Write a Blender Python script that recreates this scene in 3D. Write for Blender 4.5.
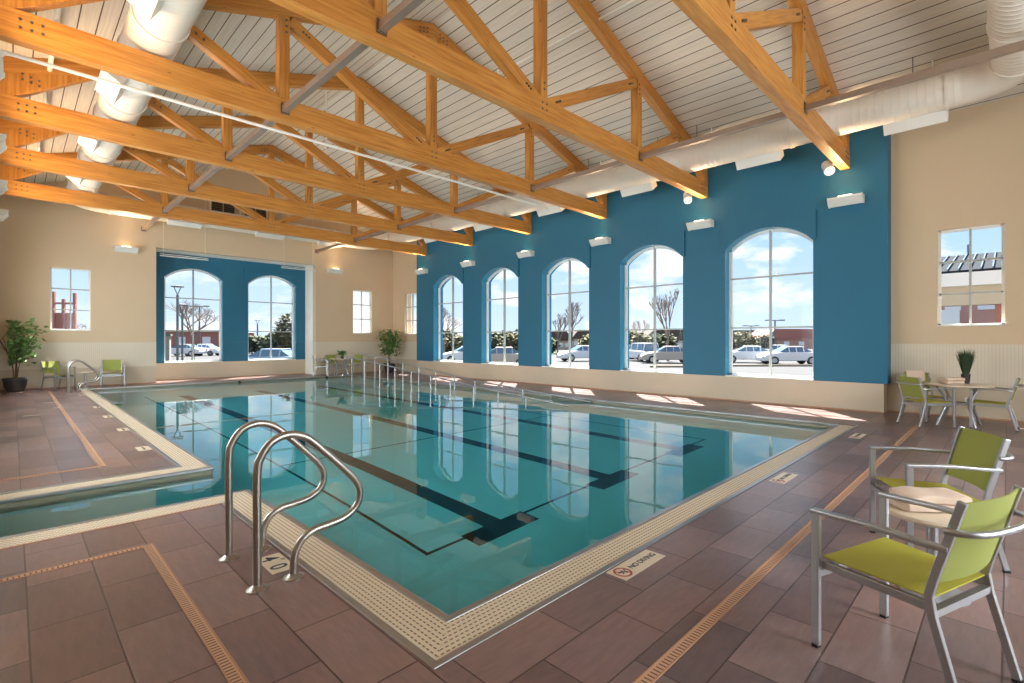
import bpy, math, random
from mathutils import Vector, Matrix
PI = math.pi
random.seed(7)
for o in list(bpy.data.objects): bpy.data.objects.remove(o)
S = bpy.context.scene
COL = S.collection

# ------------------------------------------------------------------ camera, world, sun, exposure
cam = bpy.data.cameras.new('camera'); cam.sensor_width = 36; cam.lens = 498/1024*36
cam.shift_y = -1.5/1024; cam.clip_start = 0.02; cam.clip_end = 2000
camo = bpy.data.objects.new('camera', cam); COL.objects.link(camo)
camo.location = (0, 0, 1.5); camo.rotation_euler = (PI/2, 0, math.radians(-45.1)); S.camera = camo
S.view_settings.view_transform = 'Standard'; S.view_settings.look = 'None'
S.view_settings.gamma = 1; S.view_settings.use_curve_mapping = False
S.view_settings.exposure = 0.0
S.cycles.max_bounces = 12; S.cycles.diffuse_bounces = 5; S.cycles.glossy_bounces = 5
S.cycles.transmission_bounces = 8; S.cycles.transparent_max_bounces = 12
S.cycles.caustics_refractive = True; S.cycles.caustics_reflective = True
S.cycles.sample_clamp_indirect = 6.0; S.cycles.use_denoising = True
S.cycles.blur_glossy = 0.3

SKY_STRENGTH = 1.25
w = bpy.data.worlds.new('sky'); S.world = w; w.use_nodes = True
nt = w.node_tree; nt.nodes.clear(); N = nt.nodes.new; L = nt.links.new
tc = N('ShaderNodeTexCoord'); sep = N('ShaderNodeSeparateXYZ'); L(tc.outputs['Generated'], sep.inputs[0])
mr = N('ShaderNodeMapRange'); mr.inputs['From Min'].default_value = 0.0; mr.inputs['From Max'].default_value = 0.6
L(sep.outputs['Z'], mr.inputs['Value'])
sk = N('ShaderNodeValToRGB'); L(mr.outputs[0], sk.inputs[0])
sk.color_ramp.elements[0].color = (0.66, 0.80, 0.93, 1); sk.color_ramp.elements[1].color = (0.16, 0.36, 0.74, 1)
e = sk.color_ramp.elements.new(0.35); e.color = (0.40, 0.64, 0.90, 1)
mp = N('ShaderNodeMapping'); mp.inputs['Scale'].default_value = (1, 1, 2.6); mp.inputs['Location'].default_value = (3.3, 1.2, 0.4)
L(tc.outputs['Generated'], mp.inputs['Vector'])
nz = N('ShaderNodeTexNoise'); nz.inputs['Scale'].default_value = 5.2; nz.inputs['Detail'].default_value = 9; nz.inputs['Roughness'].default_value = 0.55
L(mp.outputs[0], nz.inputs['Vector'])
cr = N('ShaderNodeValToRGB'); cr.color_ramp.elements[0].position = 0.49; cr.color_ramp.elements[1].position = 0.59
L(nz.outputs['Fac'], cr.inputs[0])
mx = N('ShaderNodeMix'); mx.data_type = 'RGBA'; L(cr.outputs[0], mx.inputs['Factor']); L(sk.outputs[0], mx.inputs['A'])
mx.inputs['B'].default_value = (0.95, 0.96, 1.0, 1)
bg = N('ShaderNodeBackground'); bg.inputs['Strength'].default_value = SKY_STRENGTH
L(mx.outputs['Result'], bg.inputs['Color']); wo = N('ShaderNodeOutputWorld'); L(bg.outputs[0], wo.inputs[0])

sun = bpy.data.lights.new('sun', 'SUN'); sun.energy = 32.0; sun.angle = 0.009; sun.color = (1, 0.96, 0.9)
so = bpy.data.objects.new('sun', sun); COL.objects.link(so); so.location = (40, 40, 60)
so.rotation_euler = Vector((-1.85, -1.6, -3.9)).to_track_quat('-Z', 'Y').to_euler()

def area(name, loc, direction, sx, sy, energy, color=(1, 1, 1), portal=False, parent=None):
    l = bpy.data.lights.new(name, 'AREA'); l.shape = 'RECTANGLE'; l.size = sx; l.size_y = sy
    l.energy = energy; l.color = color
    if portal: l.cycles.is_portal = True
    o = bpy.data.objects.new(name, l); COL.objects.link(o)
    o.location = loc; o.rotation_euler = Vector(direction).to_track_quat('-Z', 'Y').to_euler()
    if parent: o.parent = parent
    return o

# room numbers (metres)
XR, XB, XC, XL = 6.22, 12.57, 13.0, -0.3      # ridge, blue wall face, cream wall face, left wall face
YN, YE, YR = -3.6, 21.1, 22.2                 # near wall, end wall, back of the end recess
def ceil_z(x): return 8.14 - 0.32*abs(x-XR)
WY = [3.07+3.05*k for k in range(5)]           # near jamb of each arched window
WW = 1.94
TY = [2.47+3.06*k for k in range(6)]           # truss planes
FILL_COL = (0.93, 0.97, 1.0)
# sky portals at openings in view; added fill lamps at unseen left/near openings
for y in WY: area('daylight_portal', (XB+0.55, y+WW/2, 2.35), (-1, 0, 0), WW, 3.6, 1, portal=True)
for x in (3.98, 6.84): area('daylight_portal', (x+0.97, YR+0.45, 2.4), (0, -1, 0), 1.94, 3.6, 1, portal=True)
for y in WY: area('window_fill', (XL-0.25, y+2.9+WW/2-1.0, 2.5), (1, 0, 0.0), WW, 3.0, 190, FILL_COL)
area('window_fill', (3.4, YN-0.25, 2.5), (0, 1, 0.0), 2.0, 3.4, 380, FILL_COL)
area('window_fill', (7.4, YN-0.25, 2.5), (0, 1, 0.0), 2.0, 3.4, 380, FILL_COL)

# ------------------------------------------------------------------ helpers
class MB:
    def __init__(s): s.v = []; s.f = []; s.m = []; s.uv = {}
    def add(s, vs, fs, m=0):
        b = len(s.v); s.v += [tuple(p) for p in vs]
        for f in fs: s.f.append(tuple(b+i for i in f)); s.m.append(m)
        return s
    def box(s, x0, x1, y0, y1, z0, z1, m=0):
        return s.add([(x0,y0,z0),(x1,y0,z0),(x1,y1,z0),(x0,y1,z0),(x0,y0,z1),(x1,y0,z1),(x1,y1,z1),(x0,y1,z1)],
                     [(0,3,2,1),(4,5,6,7),(0,1,5,4),(1,2,6,5),(2,3,7,6),(3,0,4,7)], m)
    def quad(s, a, b, c, d, m=0): return s.add([a,b,c,d], [(0,1,2,3)], m)
    def sweep(s, pts, prof, up=(0,0,1), closed=False, m=0, caps=True):
        P = [Vector(p) for p in pts]; n = len(P); k = len(prof); ref = Vector(up); rings = []
        for i in range(n):
            if closed: t0 = (P[i]-P[i-1]).normalized(); t1 = (P[(i+1) % n]-P[i]).normalized()
            else:
                t0 = (P[i]-P[max(i-1,0)]); t1 = (P[min(i+1,n-1)]-P[i])
                if t0.length < 1e-9: t0 = t1.copy()
                if t1.length < 1e-9: t1 = t0.copy()
                t0.normalize(); t1.normalize()
            t = (t0+t1)
            if t.length < 1e-6: t = t1
            t.normalize(); r = ref
            if abs(t.dot(ref)) > 0.98: r = Vector((1,0,0)) if abs(t.x) < 0.9 else Vector((0,1,0))
            a = t.cross(r).normalized(); b = a.cross(t).normalized()
            sc = 1/max(0.5, t.dot(t1))
            rings.append([P[i]+a*(q[0]*sc if abs(b.dot(t1)) < abs(a.dot(t1)) else q[0])+b*(q[1]*sc if abs(b.dot(t1)) >= abs(a.dot(t1)) else q[1]) for q in prof])
        vs = [p for r in rings for p in r]; fs = []
        for i in range(n if closed else n-1):
            j = (i+1) % n
            for q in range(k): fs.append((i*k+q, i*k+(q+1) % k, j*k+(q+1) % k, j*k+q))
        if not closed and caps: fs += [tuple(range(k))[::-1], tuple((n-1)*k+q for q in range(k))]
        return s.add(vs, fs, m)
    def tube(s, pts, r, n=10, **k):
        return s.sweep(pts, [(r*math.cos(2*PI*i/n), r*math.sin(2*PI*i/n)) for i in range(n)], **k)
    def bar(s, pts, a, b, **k):
        return s.sweep(pts, [(-a/2,-b/2),(a/2,-b/2),(a/2,b/2),(-a/2,b/2)], **k)
    def lathe(s, prof, c=(0,0,0), n=24, m=0):
        vs = []; fs = []; k = len(prof)
        for i in range(n):
            a = 2*PI*i/n
            for r, z in prof: vs.append((c[0]+r*math.cos(a), c[1]+r*math.sin(a), c[2]+z))
        for i in range(n):
            j = (i+1) % n
            for q in range(k-1): fs.append((i*k+q, j*k+q, j*k+q+1, i*k+q+1))
        fs.append(tuple(i*k for i in range(n))[::-1]); fs.append(tuple(i*k+k-1 for i in range(n)))
        return s.add(vs, fs, m)
    def prism(s, poly, y0, y1, m=0, axis='y'):
        n = len(poly)
        f = {'y': lambda a,b,t: (a,t,b), 'x': lambda a,b,t: (t,a,b), 'z': lambda a,b,t: (a,b,t)}[axis]
        vs = [f(a,b,y0) for a,b in poly]+[f(a,b,y1) for a,b in poly]
        fs = [tuple(range(n)), tuple(range(2*n-1, n-1, -1))]+[(i, i+n, (i+1) % n+n, (i+1) % n) for i in range(n)]
        return s.add(vs, fs, m)
    def build(s, name, mats, parent=None, smooth=False, bevel=0, loc=None, rot=None):
        me = bpy.data.meshes.new(name); me.from_pydata(s.v, [], s.f); me.update()
        if not isinstance(mats, (list, tuple)): mats = [mats]
        for m_ in mats: me.materials.append(m_)
        for p, mi in zip(me.polygons, s.m): p.material_index = mi
        import bmesh
        b = bmesh.new(); b.from_mesh(me); bmesh.ops.recalc_face_normals(b, faces=b.faces); b.to_mesh(me); b.free()
        if smooth:
            for p in me.polygons: p.use_smooth = True
            me.set_sharp_from_angle(angle=math.radians(40))
        o = bpy.data.objects.new(name, me); COL.objects.link(o)
        if parent: o.parent = parent
        if loc: o.location = loc
        if rot: o.rotation_euler = rot
        if bevel:
            bm_ = o.modifiers.new('bevel', 'BEVEL'); bm_.width = bevel; bm_.segments = 2; bm_.limit_method = 'ANGLE'
        return o

def tag(o, label=None, cat=None, group=None, kind=None):
    if label: o['label'] = label
    if cat: o['category'] = cat
    if group: o['group'] = group
    if kind: o['kind'] = kind
    return o
def thing(name, label, cat, loc=(0,0,0), rz=0, group=None):
    o = bpy.data.objects.new(name, None); o.empty_display_size = 0.1; COL.objects.link(o)
    o.location = loc; o.rotation_euler = (0,0,rz); return tag(o, label, cat, group)
def struct(o): o['kind'] = 'structure'; return o
KIDS = {}
def copy_tree(o, loc=None, rz=None, label=None, parent=None, group=None):
    c = o.copy(); COL.objects.link(c)
    if parent: c.parent = parent
    if loc is not None: c.location = loc
    if rz is not None: c.rotation_euler = (0,0,rz)
    if label: c['label'] = label
    if group: c['group'] = group
    for ch in o.children: copy_tree(ch, parent=c)
    return c

# ------------------------------------------------------------------ materials
def lin(r, g, b):
    f = lambda c: (c/255/12.92) if c/255 <= 0.04045 else ((c/255+0.055)/1.055)**2.4
    return (f(r), f(g), f(b), 1)
def mat(name, color, rough=0.5, metal=0.0, var=0.0, vscale=8, bump=0.0, bscale=60, spec=0.5, coat=0, coords='Object', stretch=(1,1,1)):
    m = bpy.data.materials.new(name); m.use_nodes = True; t = m.node_tree; p = t.nodes['Principled BSDF']
    p.inputs['Base Color'].default_value = color; p.inputs['Roughness'].default_value = rough
    p.inputs['Metallic'].default_value = metal; p.inputs['Specular IOR Level'].default_value = spec
    if coat: p.inputs['Coat Weight'].default_value = coat
    if var or bump:
        c = t.nodes.new('ShaderNodeTexCoord'); mp = t.nodes.new('ShaderNodeMapping'); mp.inputs['Scale'].default_value = stretch
        t.links.new(c.outputs[coords], mp.inputs['Vector'])
    if var:
        n = t.nodes.new('ShaderNodeTexNoise'); n.inputs['Scale'].default_value = vscale; n.inputs['Detail'].default_value = 5
        t.links.new(mp.outputs[0], n.inputs['Vector'])
        x = t.nodes.new('ShaderNodeMix'); x.data_type = 'RGBA'
        x.inputs['A'].default_value = tuple(max(0, c_*(1-var)) for c_ in color[:3])+(1,)
        x.inputs['B'].default_value = tuple(min(1, c_*(1+var)) for c_ in color[:3])+(1,)
        t.links.new(n.outputs['Fac'], x.inputs['Factor']); t.links.new(x.outputs['Result'], p.inputs['Base Color'])
    if bump:
        n2 = t.nodes.new('ShaderNodeTexNoise'); n2.inputs['Scale'].default_value = bscale; n2.inputs['Detail'].default_value = 4
        t.links.new(mp.outputs[0], n2.inputs['Vector'])
        b = t.nodes.new('ShaderNodeBump'); b.inputs['Strength'].default_value = bump; b.inputs['Distance'].default_value = 0.01
        t.links.new(n2.outputs['Fac'], b.inputs['Height']); t.links.new(b.outputs[0], p.inputs['Normal'])
    return m
def math_node(t, op, a, b=None):
    n = t.nodes.new('ShaderNodeMath'); n.operation = op
    for i, v in enumerate((a, b)):
        if v is None: continue
        if isinstance(v, (int, float)): n.inputs[i].default_value = v
        else: t.links.new(v, n.inputs[i])
    return n.outputs[0]

M = {}
M['cream'] = mat('cream_plaster', lin(210,187,155), 0.75, var=0.04, vscale=1.5, bump=0.06, bscale=120)
M['cream_low'] = mat('cream_tile_base', lin(196,182,158), 0.5, var=0.04, vscale=2)
M['blue'] = mat('blue_paint', (0.010,0.135,0.230,1), 0.55, var=0.05, vscale=1.2, bump=0.05, bscale=120)
M['white'] = mat('white_window_frame', lin(238,240,236), 0.35)
M['outdoor_white'] = mat('outdoor_white_trim', (0.75,0.75,0.75,1), 0.5)
M['grey_mullion'] = mat('grey_mullion', lin(176,178,172), 0.4)
M['steel'] = mat('brushed_stainless', lin(168,162,154), 0.33, metal=1.0, var=0.06, vscale=5)
M['edge'] = mat('gutter_edge_steel', lin(172,172,172), 0.3, metal=0.9)
M['alu'] = mat('silver_aluminium', lin(178,180,183), 0.34, metal=0.85)
M['galv'] = mat('galvanised_brace', lin(158,138,122), 0.4, metal=0.5, var=0.12, vscale=7)
M['white_metal'] = mat('white_painted_metal', lin(236,232,222), 0.35)
M['duct'] = mat('painted_duct', lin(226,215,200), 0.5)
M['sconce'] = mat('white_sconce', lin(226,226,218), 0.4)
M['sling'] = mat('lime_sling_fabric', lin(168,162,46), 0.7, var=0.08, vscale=300, bump=0.25, bscale=500)
M['sling_back'] = mat('lime_sling_back', lin(150,156,74), 0.7, var=0.06, vscale=300, bump=0.25, bscale=500)
M['towel'] = mat('cream_towel', lin(230,206,186), 0.95, var=0.06, vscale=40, bump=0.8, bscale=220)
M['table'] = mat('stone_table_top', lin(216,200,176), 0.3, var=0.10, vscale=30)
M['pot'] = mat('charcoal_pot', lin(58,54,54), 0.5, var=0.08)
M['trunk'] = mat('tree_bark', lin(104,84,60), 0.9, var=0.2, vscale=20)
M['leaf'] = mat('leaf_green', lin(98,136,72), 0.4, var=0.45, vscale=6)
M['leaf_light'] = mat('leaf_light_green', lin(120,150,84), 0.45, var=0.35, vscale=5)
M['grass_blade'] = mat('ornamental_grass', lin(46,72,42), 0.6, var=0.4, vscale=20)
M['marker'] = mat('marker_tile', lin(214,198,172), 0.4, var=0.04)
M['marker_dim'] = mat('marker_tile_worn', lin(176,164,154), 0.4, var=0.05)
M['ink'] = mat('marker_ink', lin(40,48,66), 0.5)
M['red_ink'] = mat('marker_red', lin(170,58,62), 0.5)
M['dark'] = mat('dark_louvre', lin(60,46,38), 0.6)
M['black'] = mat('black_rubber', lin(24,24,26), 0.6)
M['plaster'] = mat('pool_plaster', lin(190,218,214), 0.8, var=0.04, vscale=3)
M['lane'] = mat('lane_tile', lin(30,28,30), 0.6)
M['bolt'] = mat('bolt_steel', lin(120,112,104), 0.45, metal=0.8)
M['terracotta'] = mat('terracotta_rim', lin(176,134,104), 0.55, var=0.1, vscale=12)
M['asphalt'] = mat('asphalt', (0.040,0.040,0.043,1), 0.9, var=0.08, vscale=0.6)
M['concrete'] = mat('concrete', (0.15,0.14,0.125,1), 0.85, var=0.05, vscale=2)
M['lawn'] = mat('lawn', (0.028,0.045,0.010,1), 0.95, var=0.2, vscale=2)
M['mulch'] = mat('mulch', (0.055,0.045,0.032,1), 0.95, var=0.2, vscale=4)
M['brick'] = mat('red_brick', (0.36,0.15,0.12,1), 0.85, var=0.12, vscale=12)
M['pink'] = mat('pink_render', (0.50,0.27,0.22,1), 0.85, var=0.05)
M['roof_shingle'] = mat('brown_shingle', (0.085,0.062,0.052,1), 0.9, var=0.1, vscale=3)
M['siding'] = mat('beige_siding', (0.50,0.43,0.33,1), 0.8)
M['car_white'] = mat('car_white', (0.70,0.72,0.75,1), 0.45)
M['car_tan'] = mat('car_champagne', (0.46,0.40,0.34,1), 0.5)
M['car_blue'] = mat('car_silver_blue', (0.26,0.38,0.52,1), 0.5)
M['car_glass'] = mat('car_glass', (0.10,0.17,0.24,1), 0.15)
M['tyre'] = mat('tyre', lin(48,48,50), 0.8)
M['pole'] = mat('lamp_post_paint', (0.12,0.14,0.15,1), 0.5)
M['seam_roof'] = mat('seam_metal_roof', (0.014,0.018,0.026,1), 0.8, spec=0.1)
M['bush'] = mat('bush', (0.13,0.125,0.06,1), 0.9, var=0.35, vscale=3)
M['bush_dark'] = mat('bush_dark', (0.08,0.10,0.055,1), 0.9, var=0.35, vscale=3)
M['bare'] = mat('bare_branches', (0.20,0.15,0.12,1), 0.9)
M['stone_wall'] = mat('rubble_stone', (0.30,0.27,0.24,1), 0.9, var=0.4, vscale=3)
M['lamp_glow'] = mat('lamp_glow', (1,0.8,0.5,1), 0.5)
_p = M['lamp_glow'].node_tree.nodes['Principled BSDF']; _p.inputs['Emission Color'].default_value = (1,0.72,0.42,1); _p.inputs['Emission Strength'].default_value = 9
M['tail'] = mat('tail_lamp', lin(200,70,60), 0.4)

# glass: clear with a weak mirror reflection
g = bpy.data.materials.new('window_glass'); g.use_nodes = True; t = g.node_tree; t.nodes.clear()
tr = t.nodes.new('ShaderNodeBsdfTransparent'); tr.inputs[0].default_value = (0.96,0.98,0.98,1)
gl = t.nodes.new('ShaderNodeBsdfGlossy'); gl.inputs['Roughness'].default_value = 0.02
fr = t.nodes.new('ShaderNodeLayerWeight'); fr.inputs['Blend'].default_value = 0.5
fo = math_node(t, 'ADD', math_node(t, 'MULTIPLY', math_node(t, 'POWER', fr.outputs['Facing'], 5.0), 0.3), 0.008)
mi = t.nodes.new('ShaderNodeMixShader'); t.links.new(fo, mi.inputs[0]); t.links.new(tr.outputs[0], mi.inputs[1]); t.links.new(gl.outputs[0], mi.inputs[2])
ou = t.nodes.new('ShaderNodeOutputMaterial'); t.links.new(mi.outputs[0], ou.inputs[0]); M['glass'] = g
M['blue_gloss_lit'] = mat('blue_gloss_lit_reveal', (0.02,0.22,0.36,1), 0.18)  # wall blue lightened on reveals: skylight put into the colour; glossier finish
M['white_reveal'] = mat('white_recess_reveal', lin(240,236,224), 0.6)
M['waterline'] = mat('waterline_shade', lin(132,128,108), 0.4, var=0.1, vscale=12)  # shade and reflection below the pool rim put into the colour

# water: refracting surface, absorbing volume
wm = bpy.data.materials.new('pool_water'); wm.use_nodes = True; t = wm.node_tree; t.nodes.clear()
gb = t.nodes.new('ShaderNodeBsdfGlass'); gb.inputs['IOR'].default_value = 1.333; gb.inputs['Roughness'].default_value = 0.0
c = t.nodes.new('ShaderNodeTexCoord'); n = t.nodes.new('ShaderNodeTexNoise'); n.inputs['Scale'].default_value = 2.2; n.inputs['Detail'].default_value = 2
t.links.new(c.outputs['Object'], n.inputs['Vector'])
b = t.nodes.new('ShaderNodeBump'); b.inputs['Strength'].default_value = 0.05; b.inputs['Distance'].default_value = 0.02
t.links.new(n.outputs['Fac'], b.inputs['Height']); t.links.new(b.outputs[0], gb.inputs['Normal'])
va = t.nodes.new('ShaderNodeVolumeAbsorption'); va.inputs['Color'].default_value = (0.04, 0.78, 0.84, 1); va.inputs['Density'].default_value = 0.62
ou = t.nodes.new('ShaderNodeOutputMaterial'); t.links.new(gb.outputs[0], ou.inputs['Surface']); t.links.new(va.outputs[0], ou.inputs['Volume'])
M['water'] = wm

# glulam: grain along the member's own x axis
def wood():
    m = bpy.data.materials.new('glulam_timber'); m.use_nodes = True; t = m.node_tree; p = t.nodes['Principled BSDF']
    c = t.nodes.new('ShaderNodeTexCoord'); mp = t.nodes.new('ShaderNodeMapping'); mp.inputs['Scale'].default_value = (0.8, 9, 14)
    t.links.new(c.outputs['Object'], mp.inputs['Vector'])
    n = t.nodes.new('ShaderNodeTexNoise'); n.inputs['Scale'].default_value = 2.0; n.inputs['Detail'].default_value = 8; n.inputs['Roughness'].default_value = 0.6
    t.links.new(mp.outputs[0], n.inputs['Vector'])
    r = t.nodes.new('ShaderNodeValToRGB'); r.color_ramp.elements[0].position = 0.3; r.color_ramp.elements[1].position = 0.72
    r.color_ramp.elements[0].color = lin(174,108,38); r.color_ramp.elements[1].color = lin(216,154,74)
    t.links.new(n.outputs['Fac'], r.inputs[0])
    mp2 = t.nodes.new('ShaderNodeMapping'); mp2.inputs['Scale'].default_value = (1.4, 5, 5); t.links.new(c.outputs['Object'], mp2.inputs['Vector'])
    v = t.nodes.new('ShaderNodeTexVoronoi'); v.inputs['Scale'].default_value = 1.3; t.links.new(mp2.outputs[0], v.inputs['Vector'])
    k = t.nodes.new('ShaderNodeValToRGB'); k.color_ramp.elements[0].position = 0.03; k.color_ramp.elements[1].position = 0.07
    k.color_ramp.elements[0].color = (0.25,0.2,0.15,1); k.color_ramp.elements[1].color = (1,1,1,1); t.links.new(v.outputs['Distance'], k.inputs[0])
    x = t.nodes.new('ShaderNodeMix'); x.data_type = 'RGBA'; x.blend_type = 'MULTIPLY'; x.inputs['Factor'].default_value = 0.8
    t.links.new(r.outputs[0], x.inputs['A']); t.links.new(k.outputs[0], x.inputs['B']); t.links.new(x.outputs['Result'], p.inputs['Base Color'])
    p.inputs['Roughness'].default_value = 0.42
    return m
M['wood'] = wood()

# ceiling boards: white planks with dark gaps, running along Y
def boards():
    m = bpy.data.materials.new('white_ceiling_boards'); m.use_nodes = True; t = m.node_tree; p = t.nodes['Principled BSDF']
    c = t.nodes.new('ShaderNodeTexCoord'); s = t.nodes.new('ShaderNodeSeparateXYZ'); t.links.new(c.outputs['Object'], s.inputs[0])
    u = math_node(t, 'DIVIDE', s.outputs['X'], 0.235); fr_ = math_node(t, 'FRACT', math_node(t, 'ADD', u, 100.0)); gap = math_node(t, 'LESS_THAN', fr_, 0.075)
    mp = t.nodes.new('ShaderNodeMapping'); mp.inputs['Scale'].default_value = (14, 0.5, 1); t.links.new(c.outputs['Object'], mp.inputs['Vector'])
    n = t.nodes.new('ShaderNodeTexNoise'); n.inputs['Scale'].default_value = 2.5; n.inputs['Detail'].default_value = 6; t.links.new(mp.outputs[0], n.inputs['Vector'])
    r = t.nodes.new('ShaderNodeValToRGB'); r.color_ramp.elements[0].position = 0.3; r.color_ramp.elements[1].position = 0.7
    r.color_ramp.elements[0].color = lin(208,199,184); r.color_ramp.elements[1].color = lin(226,217,202); t.links.new(n.outputs['Fac'], r.inputs[0])
    x = t.nodes.new('ShaderNodeMix'); x.data_type = 'RGBA'; t.links.new(gap, x.inputs['Factor']); t.links.new(r.outputs[0], x.inputs['A']); x.inputs['B'].default_value = lin(92,70,54)
    t.links.new(x.outputs['Result'], p.inputs['Base Color']); p.inputs['Roughness'].default_value = 0.6
    return m
M['boards'] = boards()

# beadboard wainscot tile: fine vertical lines
def wainscot():
    m = bpy.data.materials.new('ribbed_wainscot'); m.use_nodes = True; t = m.node_tree; p = t.nodes['Principled BSDF']
    c = t.nodes.new('ShaderNodeTexCoord'); s = t.nodes.new('ShaderNodeSeparateXYZ'); t.links.new(c.outputs['Object'], s.inputs[0])
    u = math_node(t, 'DIVIDE', math_node(t, 'ADD', s.outputs['X'], s.outputs['Y']), 0.05); g_ = math_node(t, 'LESS_THAN', math_node(t, 'FRACT', math_node(t, 'ADD', u, 500.0)), 0.12)
    x = t.nodes.new('ShaderNodeMix'); x.data_type = 'RGBA'; t.links.new(g_, x.inputs['Factor'])
    x.inputs['A'].default_value = lin(216,205,184); x.inputs['B'].default_value = lin(200,188,166); t.links.new(x.outputs['Result'], p.inputs['Base Color']); p.inputs['Roughness'].default_value = 0.5
    return m
M['wainscot'] = wainscot()

# floor tile: running bond laid out in UV metres
def floor_tile():
    m = bpy.data.materials.new('slate_floor_tile'); m.use_nodes = True; t = m.node_tree; p = t.nodes['Principled BSDF']
    c = t.nodes.new('ShaderNodeTexCoord')
    br = t.nodes.new('ShaderNodeTexBrick'); t.links.new(c.outputs['UV'], br.inputs['Vector'])
    br.offset = 0.5; br.inputs['Scale'].default_value = 1.0; br.inputs['Mortar Size'].default_value = 0.0045; br.inputs['Mortar Smooth'].default_value = 0.2
    br.inputs['Brick Width'].default_value = 0.602; br.inputs['Row Height'].default_value = 0.305; br.inputs['Bias'].default_value = 0.0
    br.inputs['Color1'].default_value = lin(104,86,84); br.inputs['Color2'].default_value = lin(142,118,112); br.inputs['Mortar'].default_value = lin(72,52,46)
    mp = t.nodes.new('ShaderNodeMapping'); mp.inputs['Scale'].default_value = (1.5, 7, 1); mp.inputs['Rotation'].default_value = (0,0,0.5); t.links.new(c.outputs['UV'], mp.inputs['Vector'])
    n = t.nodes.new('ShaderNodeTexNoise'); n.inputs['Scale'].default_value = 4; n.inputs['Detail'].default_value = 8; n.inputs['Roughness'].default_value = 0.65; t.links.new(mp.outputs[0], n.inputs['Vector'])
    r = t.nodes.new('ShaderNodeValToRGB'); r.color_ramp.elements[0].position = 0.3; r.color_ramp.elements[1].position = 0.75
    r.color_ramp.elements[0].color = (0.78,0.78,0.80,1); r.color_ramp.elements[1].color = (1.12,1.08,1.06,1); t.links.new(n.outputs['Fac'], r.inputs[0])
    n3 = t.nodes.new('ShaderNodeTexNoise'); n3.inputs['Scale'].default_value = 1.3; n3.inputs['Detail'].default_value = 3; t.links.new(c.outputs['UV'], n3.inputs['Vector'])
    r3 = t.nodes.new('ShaderNodeValToRGB'); r3.color_ramp.elements[0].position = 0.35; r3.color_ramp.elements[1].position = 0.65
    r3.color_ramp.elements[0].color = (0.92,0.96,1.03,1); r3.color_ramp.elements[1].color = (1.10,0.98,0.92,1); t.links.new(n3.outputs['Fac'], r3.inputs[0])
    x = t.nodes.new('ShaderNodeMix'); x.data_type = 'RGBA'; x.blend_type = 'MULTIPLY'; x.inputs['Factor'].default_value = 1; t.links.new(br.outputs['Color'], x.inputs['A']); t.links.new(r.outputs[0], x.inputs['B'])
    x2 = t.nodes.new('ShaderNodeMix'); x2.data_type = 'RGBA'; x2.blend_type = 'MULTIPLY'; x2.inputs['Factor'].default_value = 1; t.links.new(x.outputs['Result'], x2.inputs['A']); t.links.new(r3.outputs[0], x2.inputs['B'])
    t.links.new(x2.outputs['Result'], p.inputs['Base Color']); p.inputs['Roughness'].default_value = 0.31
    h = math_node(t, 'SUBTRACT', math_node(t, 'MULTIPLY', n.outputs['Fac'], 0.35), br.outputs['Fac'])
    b = t.nodes.new('ShaderNodeBump'); b.inputs['Strength'].default_value = 0.3; b.inputs['Distance'].default_value = 0.004; t.links.new(h, b.inputs['Height']); t.links.new(b.outputs[0], p.inputs['Normal'])
    return m
M['floor'] = floor_tile()

# slotted grating laid out in UV metres: u along the run, v across it
def slots(name, base, slot, pitch_v, pitch_u, fv, fu):
    m = bpy.data.materials.new(name); m.use_nodes = True; t = m.node_tree; p = t.nodes['Principled BSDF']
    c = t.nodes.new('ShaderNodeTexCoord'); s = t.nodes.new('ShaderNodeSeparateXYZ'); t.links.new(c.outputs['UV'], s.inputs[0])
    v = math_node(t, 'ADD', math_node(t, 'DIVIDE', s.outputs['Y'], pitch_v), 200.0)
    row = math_node(t, 'MODULO', math_node(t, 'FLOOR', v), 2.0)
    u = math_node(t, 'ADD', math_node(t, 'ADD', math_node(t, 'DIVIDE', s.outputs['X'], pitch_u), 2000.0), math_node(t, 'MULTIPLY', row, 0.5))
    mk = math_node(t, 'MULTIPLY', math_node(t, 'LESS_THAN', math_node(t, 'FRACT', v), fv), math_node(t, 'LESS_THAN', math_node(t, 'FRACT', u), fu))
    x = t.nodes.new('ShaderNodeMix'); x.data_type = 'RGBA'; t.links.new(mk, x.inputs['Factor']); x.inputs['A'].default_value = base; x.inputs['B'].default_value = slot
    t.links.new(x.outputs['Result'], p.inputs['Base Color']); p.inputs['Roughness'].default_value = 0.55
    b = t.nodes.new('ShaderNodeBump'); b.inputs['Strength'].default_value = 0.5; b.inputs['Distance'].default_value = 0.004; b.invert = True
    t.links.new(mk, b.inputs['Height']); t.links.new(b.outputs[0], p.inputs['Normal'])
    return m
M['grate'] = slots('gutter_grating', lin(214,198,170), lin(112,94,76), 0.031, 0.034, 0.30, 0.62)
M['drain'] = slots('terracotta_drain', lin(196,154,122), lin(96,66,48), 0.05, 0.026, 0.8, 0.35)

def uv_mesh(name, quads, mat_, parent=None):
    """quads: list of (4 points, 4 uvs); thin flat strips that share one mesh"""
    me = bpy.data.meshes.new(name); vs = []; fs = []
    for q, _ in quads: b_ = len(vs); vs += q; fs.append((b_,b_+1,b_+2,b_+3))
    me.from_pydata(vs, [], fs); uvl = me.uv_layers.new(name='UVMap'); i = 0
    for _, u in quads:
        for a in u: uvl.data[i].uv = a; i += 1
    me.materials.append(mat_); me.update()
    o = bpy.data.objects.new(name, me); COL.objects.link(o)
    if parent: o.parent = parent
    return o

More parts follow.
